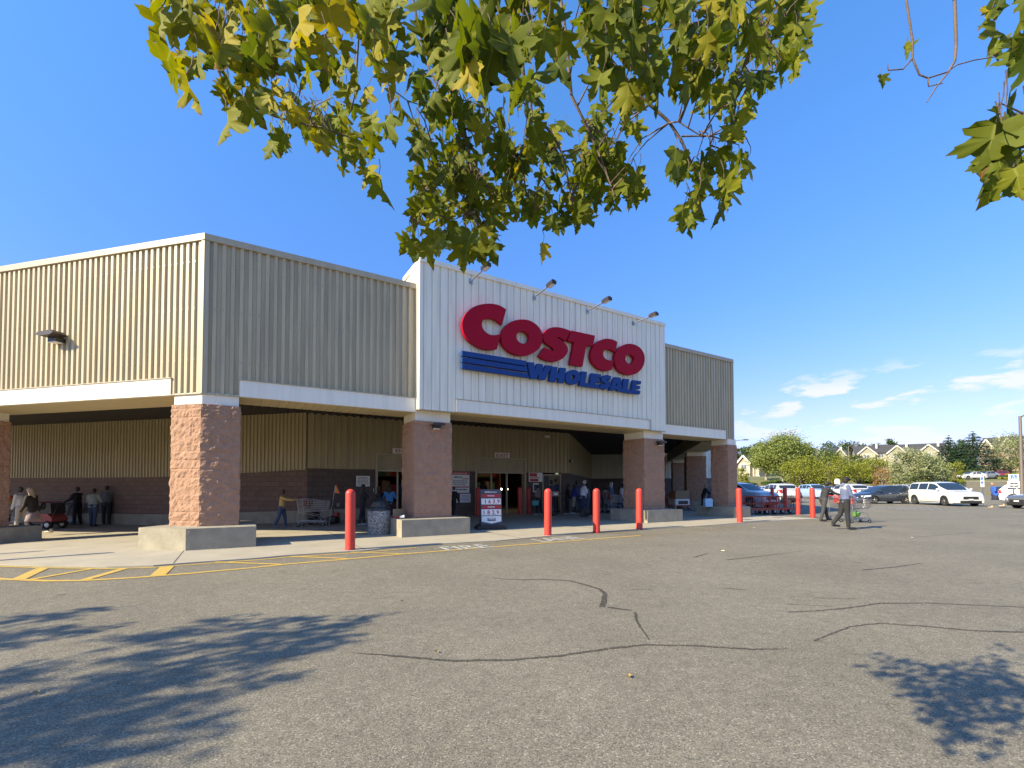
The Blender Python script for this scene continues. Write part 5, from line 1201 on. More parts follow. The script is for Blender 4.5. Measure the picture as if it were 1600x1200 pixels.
    rx0 = gk[-2][0]+.06; screen(rx0, gk[-1][0]-.10, 'rear_window')
    # wheels
    for a in k['ax']:
        for s in (-1, 1):
            g = MB(); Mw = Matrix.Translation((s*(W/2-.115), Y(a), r)) @ Matrix.Rotation(R(90*s), 4, 'Y')
            g.lathe([(r*.62, -.11), (r*.9, -.11), (r, -.08), (r, .08), (r*.93, .105), (r*.66, .11), (r*.64, .07)], 28, Mw, 0)
            w_o = g.build('wheel', M['rubber'], t_)
            g = MB(); g.lathe([(r*.66, .07), (r*.66, .105), (r*.61, .10), (r*.58, .05), (.001, .045)], 28, Mw, 1)
            g.m = [0]*len(g.m)
            for j in range(5):
                T_ = Mw @ Matrix.Rotation(2*math.pi*j/5, 4, 'Z'); g.box(.02, r*.62, -.028, .028, .055, .095, 1, T_)
            g.lathe([(.001, .105), (.05, .10), (.055, .06)], 14, Mw, 1); g.build('rim', [M['trim'], M['alloy']], w_o)
    # lamps, grille, bumpers, mirrors, plates, handles
    zt = smk(k['deck'], .1, .05)
    def surf(x, z): zl, zt_ = .22, smk(k['deck'], x, .06); return wid(x)*lerpk(ft, (z-zl)/(zt_-zl))
    for s in (-1, 1):
        g = MB(); zz = zt*.93
        pts_ = []
        for i in range(6):
            x = .0 + .5*i/5; 
            for z in (zz-.13+.06*i/5, zz+.0+.06*i/5): pts_.append(Vector((s*(surf(max(x, .03), z)*(1 if i else .70) + .008), Y(x)+(.02 if i == 0 else 0), z)))
        g.add(pts_, [(2*i, 2*i+1, 2*i+3, 2*i+2) for i in range(5)]); g.build('headlight', M['headlamp'], t_)
        g = MB(); pts_ = []; za = smk(k['deck'], L_-.4)
        for i in range(4):
            x = L_ + .012 - .34*i/3
            for z in (za-.30, za-.04): pts_.append(Vector((s*(surf(min(x, L_-.03), min(z, za-.02))*(1 if i else .72) + .01), Y(x), z)))
        g.add(pts_, [(2*i, 2*i+1, 2*i+3, 2*i+2) for i in range(3)]); g.build('taillight', M['taillamp'], t_)
        g = MB(); mx_ = gk[0][0]+.42; zb = smk(k['deck'], mx_); g.ell((s*(wid(mx_)+.06), Y(mx_), zb+.09), (.11, .07, .08), 12, 8); g.bar((s*(wid(mx_)*.9), Y(mx_), zb+.02), (s*(wid(mx_)+.03), Y(mx_), zb+.07), .04); g.build('mirror', pm, t_)
        for (a, b_) in k['win'][:2]:
            g = MB(); x = b_-.18; z = smk(k['deck'], x)-.13; g.bar((s*(surf(x, z)+.015), Y(x-.09), z), (s*(surf(x, z)+.015), Y(x+.09), z), .022, .03); g.build('door_handle', pm if c[0] > .3 else M['chrome'], t_)
            g = MB(); g.add([Vector((s*(surf(b_+.05, zq)+.004), Y(b_+.05+dx), zq)) for zq in (.30, .55, .8, z+.11) for dx in (-.006, .006)], [(2*i, 2*i+1, 2*i+3, 2*i+2) for i in range(3)]); g.build('door_seam', M['trim'], t_)
        g = MB(); a, b_ = k['ax'][0]+r+.07, k['ax'][1]-r-.07
        g.add([Vector((s*(surf((a+b_)/2, .3)+o_), Y(x), z)) for x in (a, b_) for z, o_ in ((.20, -.02), (.29, .006))], [(0, 1, 3, 2)]); g.build('sill_trim', M['trim'], t_)
    g = MB(); w_ = wid(.03)*.55; g.box(-w_, w_, Y(0)-.02, Y(0)+.018, zt*.60, zt*.84); 
    g.build('grille', M['trim'], t_)
    g = MB(); w_ = wid(.03)*.78; g.box(-w_, w_, Y(0)-.02, Y(0)+.014, .25, .40); g.build('lower_grille', M['trim'], t_)
    g = MB(); w_ = wid(L_)*.8; g.box(-w_, w_, Y(L_)-.014, Y(L_)+.02, .24, .48); g.build('rear_bumper_trim', M['trim'], t_)
    g = MB(); g.box(-.15, .15, Y(0)+.014, Y(0)+.028, .44, .53); g.build('number_plate', M['plate'], t_)
    g = MB(); g.box(-.15, .15, Y(L_)-.025, Y(L_)-.005, .62, .73); g.build('number_plate', M['plate'], t_)
    return t_
def C_(kind, c, lab, x, y, head, **k):
    "head: compass heading of the nose in degrees, 0 = away (+Y), 90 = right (+X)"
    return car(kind, c, lab, (x, y, zg(x, y)), R(-head), **k)
WH, SI_, GR, DK = (.58, .58, .56), (.42, .43, .44), (.12, .125, .13), (.022, .03, .045)
C_('van', WH, 'white minivan parked nose toward the lane, largest car in the lot', 32.35, 34.2, 190)
C_('hatch', DK, 'dark blue hatchback parked across, left of the white minivan', 30.3, 37.3, 270)
C_('suv', (.55, .55, .54), 'white crossover behind the parking signs at the right edge', 44.2, 38.2, 148)
C_('sedan', (.10, .10, .105), 'grey sedan nose at the right edge of the frame', 34.0, 28.6, 270)
C_('suv', (.36, .39, .43), 'silver blue vehicle facing the flatbed carts beside the building', 15.9, 31.5, 158)
C_('suv', (.52, .53, .52), 'white sport utility seen from behind, between the red bollards', 24.0, 41.2, 8)
C_('suv', (.50, .50, .49), 'white sport utility seen from behind, right of the walking men', 34.2, 46.5, 5)
C_('sedan', (.45, .47, .48), 'silver sedan roof just above the dark blue hatchback', 38.0, 46.0, 182)
far = [('sedan', (.55, .56, .56), 28.5, 51, 190, 'small white sedan in the far row, left of the sport utility'), ('sedan', (.28, .30, .32), 26.0, 49, 190, 'grey green sedan in the far row behind the cart rails'), ('sedan', (.06, .07, .09), 30.3, 58, 180, 'black sedan in the last row behind the shaded bollards'), ('suv', (.30, .42, .60), 35.2, 53, 185, 'light blue vehicle behind the man in black'), ('sedan', (.03, .04, .07), 38, 54.5, 182, 'dark navy sedan between the two walking men'), ('hatch', (.40, .42, .45), 41.3, 55, 178, 'silver hatchback behind the hooded man'), ('sedan', (.62, .62, .60), 44.5, 56.5, 184, 'white sedan farther back above the dark hatchback'), ('suv', (.30, .31, .32), 48.5, 55.5, 180, 'grey vehicle in the far row left of the minivan'), ('hatch', (.05, .05, .055), 57.5, 52, 90, 'black hatchback between the minivan and crossover'), ('sedan', (.50, .51, .52), 24.2, 59, 180, 'pale sedan far back beside the building corner'), ('sedan', (.33, .34, .36), 33.8, 63, 178, 'far grey sedan under the yellow green tree'), ('suv', (.5, .5, .5), 53, 60, 180, 'pale vehicle in the last row behind the minivan roof'), ('sedan', (.6, .6, .6), 20.8, 52.5, 185, 'white sedan in the far row beside the person with a scarf')]
for kind, c, x, y, h, lab in far: C_(kind, c, lab, x, y, h)
def onhill(px, py, Y): d = ray(px, py); return d.x/d.y*Y
up_ = [('sedan', (.62, .62, .60), 1518, 88, 272, 'white sedan on the upper road at right'), ('sedan', (.2, .22, .24), 1540, 90, 268, 'grey sedan on the upper road between white and red cars'), ('hatch', (.30, .012, .02), 1558, 92, 268, 'dark red car on the upper road')]
for kind, c, px, y, h, lab in up_: C_(kind, c, lab, onhill(px, 745, y), y, h, group='cars on the upper road')

# ------------------------------------------------------------------ trees
def leafm(nm, c, tr=.3):
    m = bpy.data.materials.new(nm); m.use_nodes = True; t = m.node_tree; b = t.nodes['Principled BSDF']
    at_ = N('ShaderNodeAttribute', t); at_.attribute_name = 'tone'
    mx_ = N('ShaderNodeMix', t, data_type='RGBA'); mx_.inputs['A'].default_value = (*c[0], 1); mx_.inputs['B'].default_value = (*c[1], 1)
    t.links.new(at_.outputs['Fac'], mx_.inputs['Factor']); t.links.new(mx_.outputs['Result'], b.inputs['Base Color']); b.inputs['Roughness'].default_value = .55; b.inputs['Specular IOR Level'].default_value = .3
    tl = N('ShaderNodeBsdfTranslucent', t); t.links.new(mx_.outputs['Result'], tl.inputs[0]); ms_ = N('ShaderNodeMixShader', t); ms_.inputs[0].default_value = tr
    o_ = t.nodes['Material Output']; t.links.new(b.outputs[0], ms_.inputs[1]); t.links.new(tl.outputs[0], ms_.inputs[2]); t.links.new(ms_.outputs[0], o_.inputs[0]); return m
def tone(o, vals):
    a = o.data.attributes.new('tone', 'FLOAT', 'FACE'); a.data.foreach_set('value', vals)
LM = {'yg': leafm('leaf_yellow_green', ((.17, .20, .02), (.29, .29, .035))), 'lg': leafm('leaf_light_green', ((.16, .21, .04), (.28, .31, .08))), 'pg': leafm('leaf_pale', ((.14, .19, .06), (.40, .40, .20))),
      'dg': leafm('leaf_dark', ((.045, .085, .03), (.09, .13, .04))), 'cf': leafm('needle', ((.022, .05, .025), (.055, .10, .045)), .1), 'or': leafm('leaf_orange', ((.24, .13, .04), (.40, .24, .08))), 'hedge': leafm('hedge_leaf', ((.05, .09, .02), (.11, .15, .04)))}
M['bark'] = mat('bark', (.16, .13, .10), .9, var=.3, bump=.5, bscale=20); M['bark_pale'] = mat('pale_bark', (.38, .35, .29), .9, var=.3)
def tree(nm, lab, x, y, h, w, lk, n=2600, ls=.34, base=.15, trunk=.25, bark='bark', shape='round', seed=0, group='trees beyond the parking lot', clumps=34):
    rr = random.Random(seed*7+3); g0 = zg(x, y); t_ = thing(nm, lab, 'tree', (x, y, g0), 0, group)
    tb_ = MB(); top = h*(.7 if shape != 'cone' else .95); tp = [(0, 0, -.2), (rr.uniform(-.1, .1), 0, h*.25), (rr.uniform(-.3, .3)*w*.1, rr.uniform(-.2, .2), h*.5), (rr.uniform(-.3, .3)*w*.1, 0, top)]
    tb_.tube(tp, [trunk, trunk*.8, trunk*.5, trunk*.15], 9)
    cl = []
    for i in range(clumps):
        if shape == 'cone':
            zf_ = base + (1-base)*(i+.5)/clumps; rad = w/2*(1-zf_)**.8*1.15 + .1; a = rr.uniform(0, 6.283); rd = rad*rr.uniform(.45, 1)
            cl.append((rd*math.cos(a), rd*math.sin(a), h*zf_ - rd*.15, max(.35, rad*.45), .16*h/6))
        else:
            a = rr.uniform(0, 6.283); cz_ = rr.uniform(-1, 1); q = rr.uniform(.35, 1)**.5; rz_ = math.sqrt(max(0, 1-cz_*cz_)); hh = h*(1-base)/2
            if shape == 'tall': q *= .9
            X_, Y_, Z_ = w/2*.8*rz_*math.cos(a)*q, w/2*.8*rz_*math.sin(a)*q, h*base + hh + hh*.86*cz_*q
            if shape == 'flat': Z_ = h*base + (Z_-h*base)*.95
            s0 = w*.16*rr.uniform(.6, 1.25); cl.append((X_, Y_, Z_, s0, s0*.75))
    for c in cl[::2]:
        zz = max(h*base*.8, c[2]*.55); tb_.tube([(0, 0, zz*.9), (c[0]*.5, c[1]*.5, (zz+c[2])/2 + .1), (c[0]*.9, c[1]*.9, c[2])], [trunk*.35, trunk*.2, .02], 5)
    tb_.build('trunk', M[bark], t_)
    lb = MB(); tv = []
    n = int(n*1.7)
    for i in range(n):
        c = cl[rr.randrange(len(cl))]; ct = (hash((round(c[0], 2), round(c[1], 2))) % 100)/100
        u1 = rr.gauss(0, .55); u2 = rr.gauss(0, .55); u3 = rr.gauss(0, .5)
        p = Vector((c[0] + u1*c[3], c[1] + u2*c[3], c[2] + u3*c[4]))
        if shape == 'cone':
            zf_ = 1 - math.sqrt(rr.random())*(1-base); lay = zf_*16; zf_ += .17*(round(lay)-lay)/16*2; rad = w/2*max(.02, 1-zf_)**.82*(1+.22*math.sin(7*zf_*6.3+seed)*.5+rr.uniform(-.18, .12)); a = rr.uniform(0, 6.283); q = rad*rr.random()**.35
            rad*=1+.15*math.sin(a*5+zf_*40); p = Vector((q*math.cos(a), q*math.sin(a), h*min(zf_, .995) - q*.22)); d = Vector((p.x, p.y, 0)).normalized(); a1 = (d + Vector((0, 0, -.3))).normalized()*ls*1.5; a2 = Vector((-d.y, d.x, rr.uniform(-.3, .3)))*ls*.5
        else:
            a1 = Vector((rr.gauss(0, 1), rr.gauss(0, 1), rr.gauss(0, .8))).normalized()*ls; a2 = a1.cross(Vector((rr.gauss(0, 1), rr.gauss(0, 1), rr.gauss(0, 1)))).normalized()*ls*.62
        s1 = rr.uniform(.6, 1.2); a1 *= s1; a2 *= s1
        lb.add([p-a1*.5, p+a2*.5, p+a1*.5, p-a2*.5], [(0, 1, 2, 3)]); tv.append(max(0, min(1, .5*ct + rr.uniform(0, .5))))
    o = lb.build('crown', LM[lk], t_); tone(o, tv); return t_
random.seed(5)
def T_(nm, lab, px, Y, top_y, wpx, lk, **k):
    "top_y: pixel row of the crown's top, wpx its width in pixels"
    d = ray(px, 760); x = d.x/d.y*Y; zt = atY(px, top_y, Y).z; h = (zt - zg(x, Y))*1.07; dep = math.hypot(x, Y); w_ = wpx*Y/F*math.cos(math.atan2(x, Y)); 
    return tree(nm, lab, x, Y, h, max(w_*1.18, 1), lk, **k)
T_('willow_tree', 'tallest pale green feathery tree behind the parking lot', 1222, 84, 678, 88, 'lg', seed=1, shape='tall', base=.04, n=9000, ls=.30, clumps=90, trunk=.35, bark='bark_pale')
T_('willow_tree', 'pale green feathery tree, left lobe of the tall clump', 1197, 86, 688, 54, 'lg', seed=2, shape='tall', base=.06, n=4600, ls=.28, clumps=40, bark='bark_pale')
T_('willow_tree', 'pale green feathery tree, right lobe of the tall clump', 1243, 87, 681, 60, 'lg', seed=23, shape='tall', base=.04, n=5600, ls=.30, clumps=60, bark='bark_pale')
T_('willow_tree', 'slimmer pale green tree, right shoulder of the tall clump', 1262, 86, 691, 46, 'lg', seed=3, shape='tall', base=.06, n=4400, ls=.28, clumps=36, bark='bark_pale')
T_('locust_tree', 'yellow green spreading tree, left of the pair over the lot', 1254, 70, 712, 78, 'yg', seed=4, base=.14, n=3600, ls=.24, clumps=44, shape='flat')
T_('locust_tree', 'yellow green spreading tree, right of the pair over the lot', 1302, 68, 706, 82, 'yg', seed=5, base=.15, n=3800, ls=.24, clumps=46, shape='flat')
T_('locust_tree', 'low yellow green tree beside the lamp post', 1343, 72, 722, 44, 'yg', seed=6, base=.15, n=1800, ls=.24, clumps=26)
T_('locust_tree', 'yellow topped tree in front of the cream townhouses', 1365, 86, 716, 54, 'yg', seed=7, base=.3, n=1500, ls=.26)
T_('small_tree', 'thin orange brown young tree beside the walking man', 1379, 66, 727, 36, 'or', seed=8, base=.1, n=1500, ls=.17, bark='bark_pale', trunk=.1)
T_('broadleaf_tree', 'wide pale green round tree behind the minivan, left one', 1427, 62, 703, 78, 'pg', seed=9, base=.03, n=8000, ls=.23, clumps=60)
T_('broadleaf_tree', 'smaller pale green round tree tucked behind the minivan roof', 1456, 64, 717, 60, 'pg', seed=10, base=.03, n=5200, ls=.23, clumps=46)
T_('shrub_tree', 'low yellow green bush right of the pale round trees', 1492, 82, 723, 40, 'yg', seed=11, base=.0, n=1500, ls=.22)
T_('conifer_tree', 'dark conifer, left and shorter of the pair', 1484, 104, 684, 84, 'cf', seed=12, shape='cone', base=.04, n=3600, ls=.42, clumps=70, trunk=.25)
T_('conifer_tree', 'dark conifer with the tallest pointed top', 1522, 100, 678, 120, 'cf', seed=13, shape='cone', base=.03, n=5200, ls=.44, clumps=90, trunk=.3)
T_('broadleaf_tree', 'mid green tree between the two dark conifers', 1504, 112, 688, 42, 'dg', seed=14, base=.05, n=2000, ls=.4)
T_('broadleaf_tree', 'large pale green tree at the right edge behind the lamp post', 1580, 99, 680, 100, 'pg', seed=15, base=.03, n=8000, ls=.26, clumps=70)
T_('broadleaf_tree', 'dark green tree right of the willow clump', 1288, 100, 703, 50, 'dg', seed=16, base=.05, n=2000, ls=.34)
T_('broadleaf_tree', 'dark green tree behind the lamp post and townhouse end', 1338, 98, 712, 40, 'dg', seed=17, base=.05, n=1500, ls=.34)
T_('broadleaf_tree', 'small olive green tree at the building corner', 1157, 70, 728, 26, 'yg', seed=18, base=.08, n=1300, ls=.2)
for i, (px, Y, ty, wp) in enumerate(((1160, 175, 697, 34), (1180, 190, 694, 40), (1300, 190, 692, 50), (1322, 185, 690, 46), (1350, 190, 692, 44), (1372, 200, 688, 36), (1392, 200, 686, 24), (1500, 190, 690, 60), (1590, 180, 686, 60), (1240, 190, 696, 60))):
    T_('woodland_tree', ('distant green tree on the skyline left of the willow clump', 'second distant tree on the skyline beside the willow clump', 'distant tree rising behind the small gable', 'distant tree just left of the lamp post top', 'distant tree at the left end of the long roof', 'distant tree over the left part of the long roof', 'small distant treetop poking over the long roof', 'distant tree behind the conifers', 'distant tree behind the right edge tree', 'distant tree hidden behind the willow clump')[i], px, Y, ty, wp, 'dg', seed=30+i, base=.05, n=1300, ls=.7, group='skyline trees')
def hedge(lab, px0, px1, Y, y0, y1, lk='hedge', seed=0, n=2600, dep=2.2):
    a = atY(px0, y1, Y); b = atY(px1, y1, Y); zt = atY(px0, y0, Y).z; zb = min(zg(a.x, Y), zg(b.x, Y)); rr = random.Random(seed); w_ = b.x-a.x
    t_ = thing('hedge', lab, 'hedge', ((a.x+b.x)/2, Y, zb)); m_ = MB(); tv = []
    for i in range(n):
        x = rr.uniform(-w_/2, w_/2); z = rr.uniform(0, 1); ed = 1 - abs(2*x/w_)**4; top_ = (zt-zb)*(.8+.2*noise.noise(Vector((x*.6, seed, 0))))*max(.25, ed); yy = rr.choice((-1, 1, 1))*dep/2*rr.uniform(.7, 1) if z < .7 else rr.uniform(-dep/2, dep/2)
        p = Vector((x, -abs(yy) if z < .7 else yy, top_*(z if z < .7 else rr.uniform(.9, 1)))); a1 = Vector((rr.gauss(0, 1), rr.gauss(0, 1), rr.gauss(0, 1))).normalized()*.22; a2 = a1.cross(Vector((rr.gauss(0, 1), rr.gauss(0, 1), rr.gauss(0, 1)))).normalized()*.15
        m_.add([p-a1, p+a2, p+a1, p-a2], [(0, 1, 2, 3)]); tv.append(rr.random())
    o = m_.build('foliage', LM[lk], t_); tone(o, tv)
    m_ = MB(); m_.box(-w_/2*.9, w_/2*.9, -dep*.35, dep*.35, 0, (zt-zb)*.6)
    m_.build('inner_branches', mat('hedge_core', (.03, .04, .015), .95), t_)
hedge('clipped green hedge below the willow clump', 1188, 1224, 79, 747, 758, seed=1)
hedge('low hedge strip left of the clipped hedge', 1152, 1186, 80, 750, 758, seed=2, n=1800)
hedge('long low green hedge behind the lot at the middle', 1228, 1330, 81, 749, 757, seed=3, n=3800)
hedge('green hedge behind the orange young tree', 1332, 1400, 84, 744, 754, seed=4, n=2600)
hedge('russet shrub strip under the townhouses', 1336, 1362, 92, 733, 744, lk='or', seed=5, n=1200)
hedge('yellowish shrub strip right of the dark red car', 1566, 1640, 88, 738, 748, lk='yg', seed=6, n=1800)
hedge('dark green shrub strip beneath the conifers', 1466, 1560, 96, 733, 743, lk='hedge', seed=7, n=2600)
M['bank_wall'] = mat('bank_wall', (.17, .155, .125), .9, var=.2)
# low concrete retaining walls at the back of the lot
for nm, lab, px0, px1, Y0, Y1, yt in (('retaining_wall', 'long low grey wall along the back of the lot, left part', 1150, 1420, 77, 77.5, 758.5), ('retaining_wall', 'grey concrete ramp wall under the upper road at right', 1512, 1660, 80, 77, 752.5)):
    a = atY(px0, 760, Y0); b = atY(px1, 760, Y1); zt = atY(px0, yt, Y0).z; m_ = MB(); d = (b-a); l = d.length; t_ = thing(nm, lab, 'wall', (a.x, a.y, 0), math.atan2(d.y, d.x))
    m_.box(0, l, 0, .3, -.1, zt); m_.build('wall_body', M['bank_wall'], t_); m_ = MB(); m_.box(-.03, l+.03, -.04, .34, zt, zt+.08); m_.build('wall_cap', M['concrete'], t_)
# ------------------------------------------------------------------ houses
M['roof'] = mat('shingle_roof', (.06, .058, .06), .9, var=.25, vscale=6, bump=.3, bscale=12); M['cream_wall'] = mat('cream_wall', (.42, .385, .30), .8, var=.06); M['trim_white'] = mat('trim_white', (.58, .56, .48), .6)
M['pane'] = mat('window_pane', (.10, .12, .15), .1, spec=.8); M['pink_wall'] = mat('pink_wall', (.38, .27, .20), .8, var=.08); M['gable_tan'] = mat('gable_tan', (.30, .28, .20), .8)
def townhouses(lab, px0, px1, Y0, Y1, ridge_y, n, wallm='cream_wall', grp='townhouses on the hill', eave=.72, name='townhouse_row'):
    a = atY(px0, 740, Y0); b = atY(px1, 740, Y1); a.z = b.z = 0; d = b-a; l = d.length; g0 = min(zg(a.x, a.y), zg(b.x, b.y)) - .5; zr = atY((px0+px1)/2, ridge_y, (Y0+Y1)/2).z - g0
    t_ = thing(name, lab, 'houses', (a.x, a.y, g0), math.atan2(d.y, d.x), grp); ze = zr*eave; W_ = 9
    m_ = MB(); m_.box(0, l, 0, W_, 0, ze); wl_ = m_.build('wall', M[wallm], t_)
    m_ = MB(); v = [(-.4, -.5, ze-.1), (l+.4, -.5, ze-.1), (l+.4, W_/2, zr), (-.4, W_/2, zr), (-.4, W_+.5, ze-.1), (l+.4, W_+.5, ze-.1)]
    v2 = [(x, y, z-.22) for x, y, z in v]; m_.add(v+v2, [(0,1,2,3), (3,2,5,4), (6,9,8,7), (9,10,11,8), (0,6,7,1), (0,3,9,6), (3,4,10,9), (1,7,8,2), (2,8,11,5), (4,5,11,10)])
    rf = m_.build('roof', M['roof'], t_)
    m_ = MB(); m_.add([(0, 0, ze), (0, W_, ze), (0, W_/2, zr-.3)], [(0, 1, 2)]); m_.add([(l, 0, ze), (l, W_, ze), (l, W_/2, zr-.3)], [(0, 2, 1)]); m_.build('gable_end', M[wallm], t_)
    u_ = l/n
    for i in range(n):
        c = u_*(i+.5) - u_*.12; gw = u_*.30; gz0 = ze-.35; gz1 = ze + (zr-ze)*.72
        m_ = MB(); m_.box(c-gw, c+gw, -1.0, .5, 0, gz0); m_.build('bay', M[wallm], t_)
        m_ = MB(); m_.add([(c-gw, -1.0, gz0), (c+gw, -1.0, gz0), (c, -1.0, gz1-.15), (c-gw, 2.0, gz0), (c+gw, 2.0, gz0), (c, 2.0, gz1-.15)], [(0,1,2), (3,5,4), (0,2,5,3), (1,4,5,2)]); m_.build('gable_front', M['gable_tan'], t_)
        m_ = MB()
        for s in (-1, 1):
            q = [(c+s*(gw+.45), -1.35, gz0-.32), (c, -1.35, gz1+.12), (c, 2.6, gz1+.12), (c+s*(gw+.45), 2.6, gz0-.32)]; qq = [(x, y, z-.2) for x, y, z in q]
            m_.add(q+qq, [(0,1,2,3), (7,6,5,4), (0,4,5,1), (1,5,6,2), (2,6,7,3), (3,7,4,0)])
        m_.build('gable_roof', M['roof'], rf)
        m_ = MB()
        for s in (-1, 1): m_.bar((c+s*(gw+.42), -1.40, gz0-.42), (c, -1.40, gz1+.0), .1, .36)
        m_.build('bargeboard', M['trim_white'], rf)
        for (wx, wz) in ((c, ze-2.0), (c+gw+u_*.2, ze-1.7), (c, ze-4.8), (c+gw+u_*.2, ze-4.6)):
            yy = -1.0 if wx == c else 0
            m_ = MB(); m_.box(wx-.75, wx+.75, yy-.07, yy+.05, wz-.1, wz+1.2); fr = m_.build('window', M['trim_white'], t_)
            m_ = MB()
            for s in (-1, 1): m_.box(wx+s*.34-.29, wx+s*.34+.29, yy-.09, yy-.072, wz, wz+1.1)
            m_.build('pane', M['pane'], fr)
        m_ = MB(); m_.tube([(c+u_*.42, -.1, 0), (c+u_*.42, -.1, ze)], .08, 6); m_.build('downpipe', M['roof'], t_)
        m_ = MB(); m_.box(c+gw*1.2, c+gw*1.2+.5, W_/2-2.2, W_/2-1.7, zr-1.6, zr+.35); m_.build('chimney', M['trim_white'], rf)
    return t_
townhouses('long row of cream townhouses with white gables under a dark roof', 1337, 1482, 152, 140, 693, 3)
townhouses('pinkish townhouse row at the right, partly behind the conifer', 1532, 1600, 140, 132, 681, 2, 'pink_wall')
townhouses('single pale house left of the willow clump with a steep dark gable', 1156, 1186, 104, 100, 709, 1, name='house')
townhouses('small house whose white gable peeks over the spreading trees', 1300, 1326, 150, 149, 699, 1, name='house')
# ------------------------------------------------------------------ street lamps and parking signs
def lamp_post(lab, px, Y, ytop, rad=.10, arm='right', double=False):
    d = ray(px, 760); x = d.x/d.y*Y; g = zg(x, Y); zt = atY(px, ytop, Y).z - g; t_ = thing('street_lamp', lab, 'lamp post', (x, Y, g), 0, 'parking lot lamp posts')
    m_ = MB(); m_.tube([(0, 0, 0), (0, 0, zt)], [rad, rad*.7], 12); m_.build('pole', M['pole'], t_)
    m_ = MB(); m_.lathe([(rad*2.2, 0), (rad*2.2, .5), (rad*2, .6), (.01, .6)], 16); m_.build('base', M['curb_concrete'], t_)
    for s in ((1, -1) if double else ((1,) if arm == 'right' else (-1,))):
        m_ = MB(); m_.tube([(0, 0, zt-.1), (s*.5, 0, zt+.15), (s*1.4, 0, zt+.25)], rad*.45, 8); m_.build('arm', M['pole'], t_)
        m_ = MB(); m_.poly([(-.35, 0), (.35, 0), (.30, .14), (-.25, .16)], (), .3, Matrix.Translation((s*1.6, -.15, zt+.17))); m_.build('lamp_head', M['pole'], t_)
M['pole'] = mat('pole_paint', (.17, .14, .115), .5, .2)
lamp_post('tall brown lamp post at the right edge of the photo', 1597, 33, 650, .12)
lamp_post('thin grey lamp post left of the cream townhouses', 1327, 78, 697, .10, 'right')
lamp_post('lamp post mostly hidden by the right corner of the store', 1147, 60, 690, .09, 'right')
lamp_post('thin lamp post among the pale willow trees', 1276, 82, 699, .08, 'right')
def park_sign(lab, px, foot, ytop, yb, w_, face, txt2, tilt=0):
    p = gnd(px, foot); t_ = thing('parking_sign', lab, 'sign', p, face, 'accessible parking signs'); zt = atY(px, ytop, p.y).z - p.z; zb = atY(px, yb, p.y).z - p.z
    m_ = MB(); m_.box(-.035, .035, .0, .07, 0, zt-.05); m_.build('post', M['steel'], t_)
    m_ = MB(); m_.box(-w_/2, w_/2, -.015, 0, zb, zt); m_.build('panel', M['sign_white'], t_)
    m_ = MB(); m_.box(-w_*.3, w_*.3, -.02, -.016, zb+(zt-zb)*.3, zt-(zt-zb)*.12); m_.build('blue_field', M['sign_blue'], t_)
    m_ = MB(); hh = zt-zb; c0 = zb+hh*.58; k = w_*.42
    m_.ell((0, -.023, c0+k*.42), (k*.09, .003, k*.09), 10, 6)
    m_.bar((0, -.023, c0+k*.30), (0, -.023, c0), .03, .004); m_.bar((0, -.023, c0+.0), (k*.3, -.023, c0-.02), .03, .004); m_.bar((k*.3, -.023, c0-.02), (k*.42, -.023, c0-k*.3), .03, .004)
    pr = [(k*.30*math.cos(a/10*5.2+2.3)-k*.02, -.023, c0-k*.12+k*.30*math.sin(a/10*5.2+2.3)) for a in range(11)]; m_.tube(pr, .012, 5); m_.build('wheelchair_symbol', M['sign_white'], t_)
    if txt2:
        m_ = MB(); m_.box(-w_*.62, w_*.62, -.016, 0, zb-.52, zb-.06); m_.build('lower_panel', M['sign_white'], t_)
        for zz_, w2 in ((zb-.2, .44), (zb-.4, .5)):
            for s_ in (-1, 1): l = MB(); l.box(s_*w2/4-w2*.22, s_*w2/4+w2*.22, -.022, -.0165, zz_-.05, zz_+.05); l.build('worn_print', M['sign_ink'], t_)
park_sign('accessible parking sign with a blue symbol and lower white plate', 1585, 790, 741, 751, .58, R(-20), True)
park_sign('grey accessible parking sign seen edge on before the minivan', 1536, 790, 743.5, 761, .45, R(-112), False)
p = gnd(1308, 785); t_ = thing('cart_corral_sign', 'small white round topped sign over the far cars', 'sign', (atY(1308, 752, 58).x, 58, zg(39, 58)))
m_ = MB(); m_.box(-.04, .04, 0, .08, 0, 1.9); m_.build('post', M['steel'], t_)
m_ = MB(); m_.poly([(-.35, 0), (.35, 0), (.35, .5), (.2, .68), (-.2, .68), (-.35, .5)], (), .03, Matrix.Translation((0, -.03, 1.7))); m_.build('panel', M['sign_white'], t_)

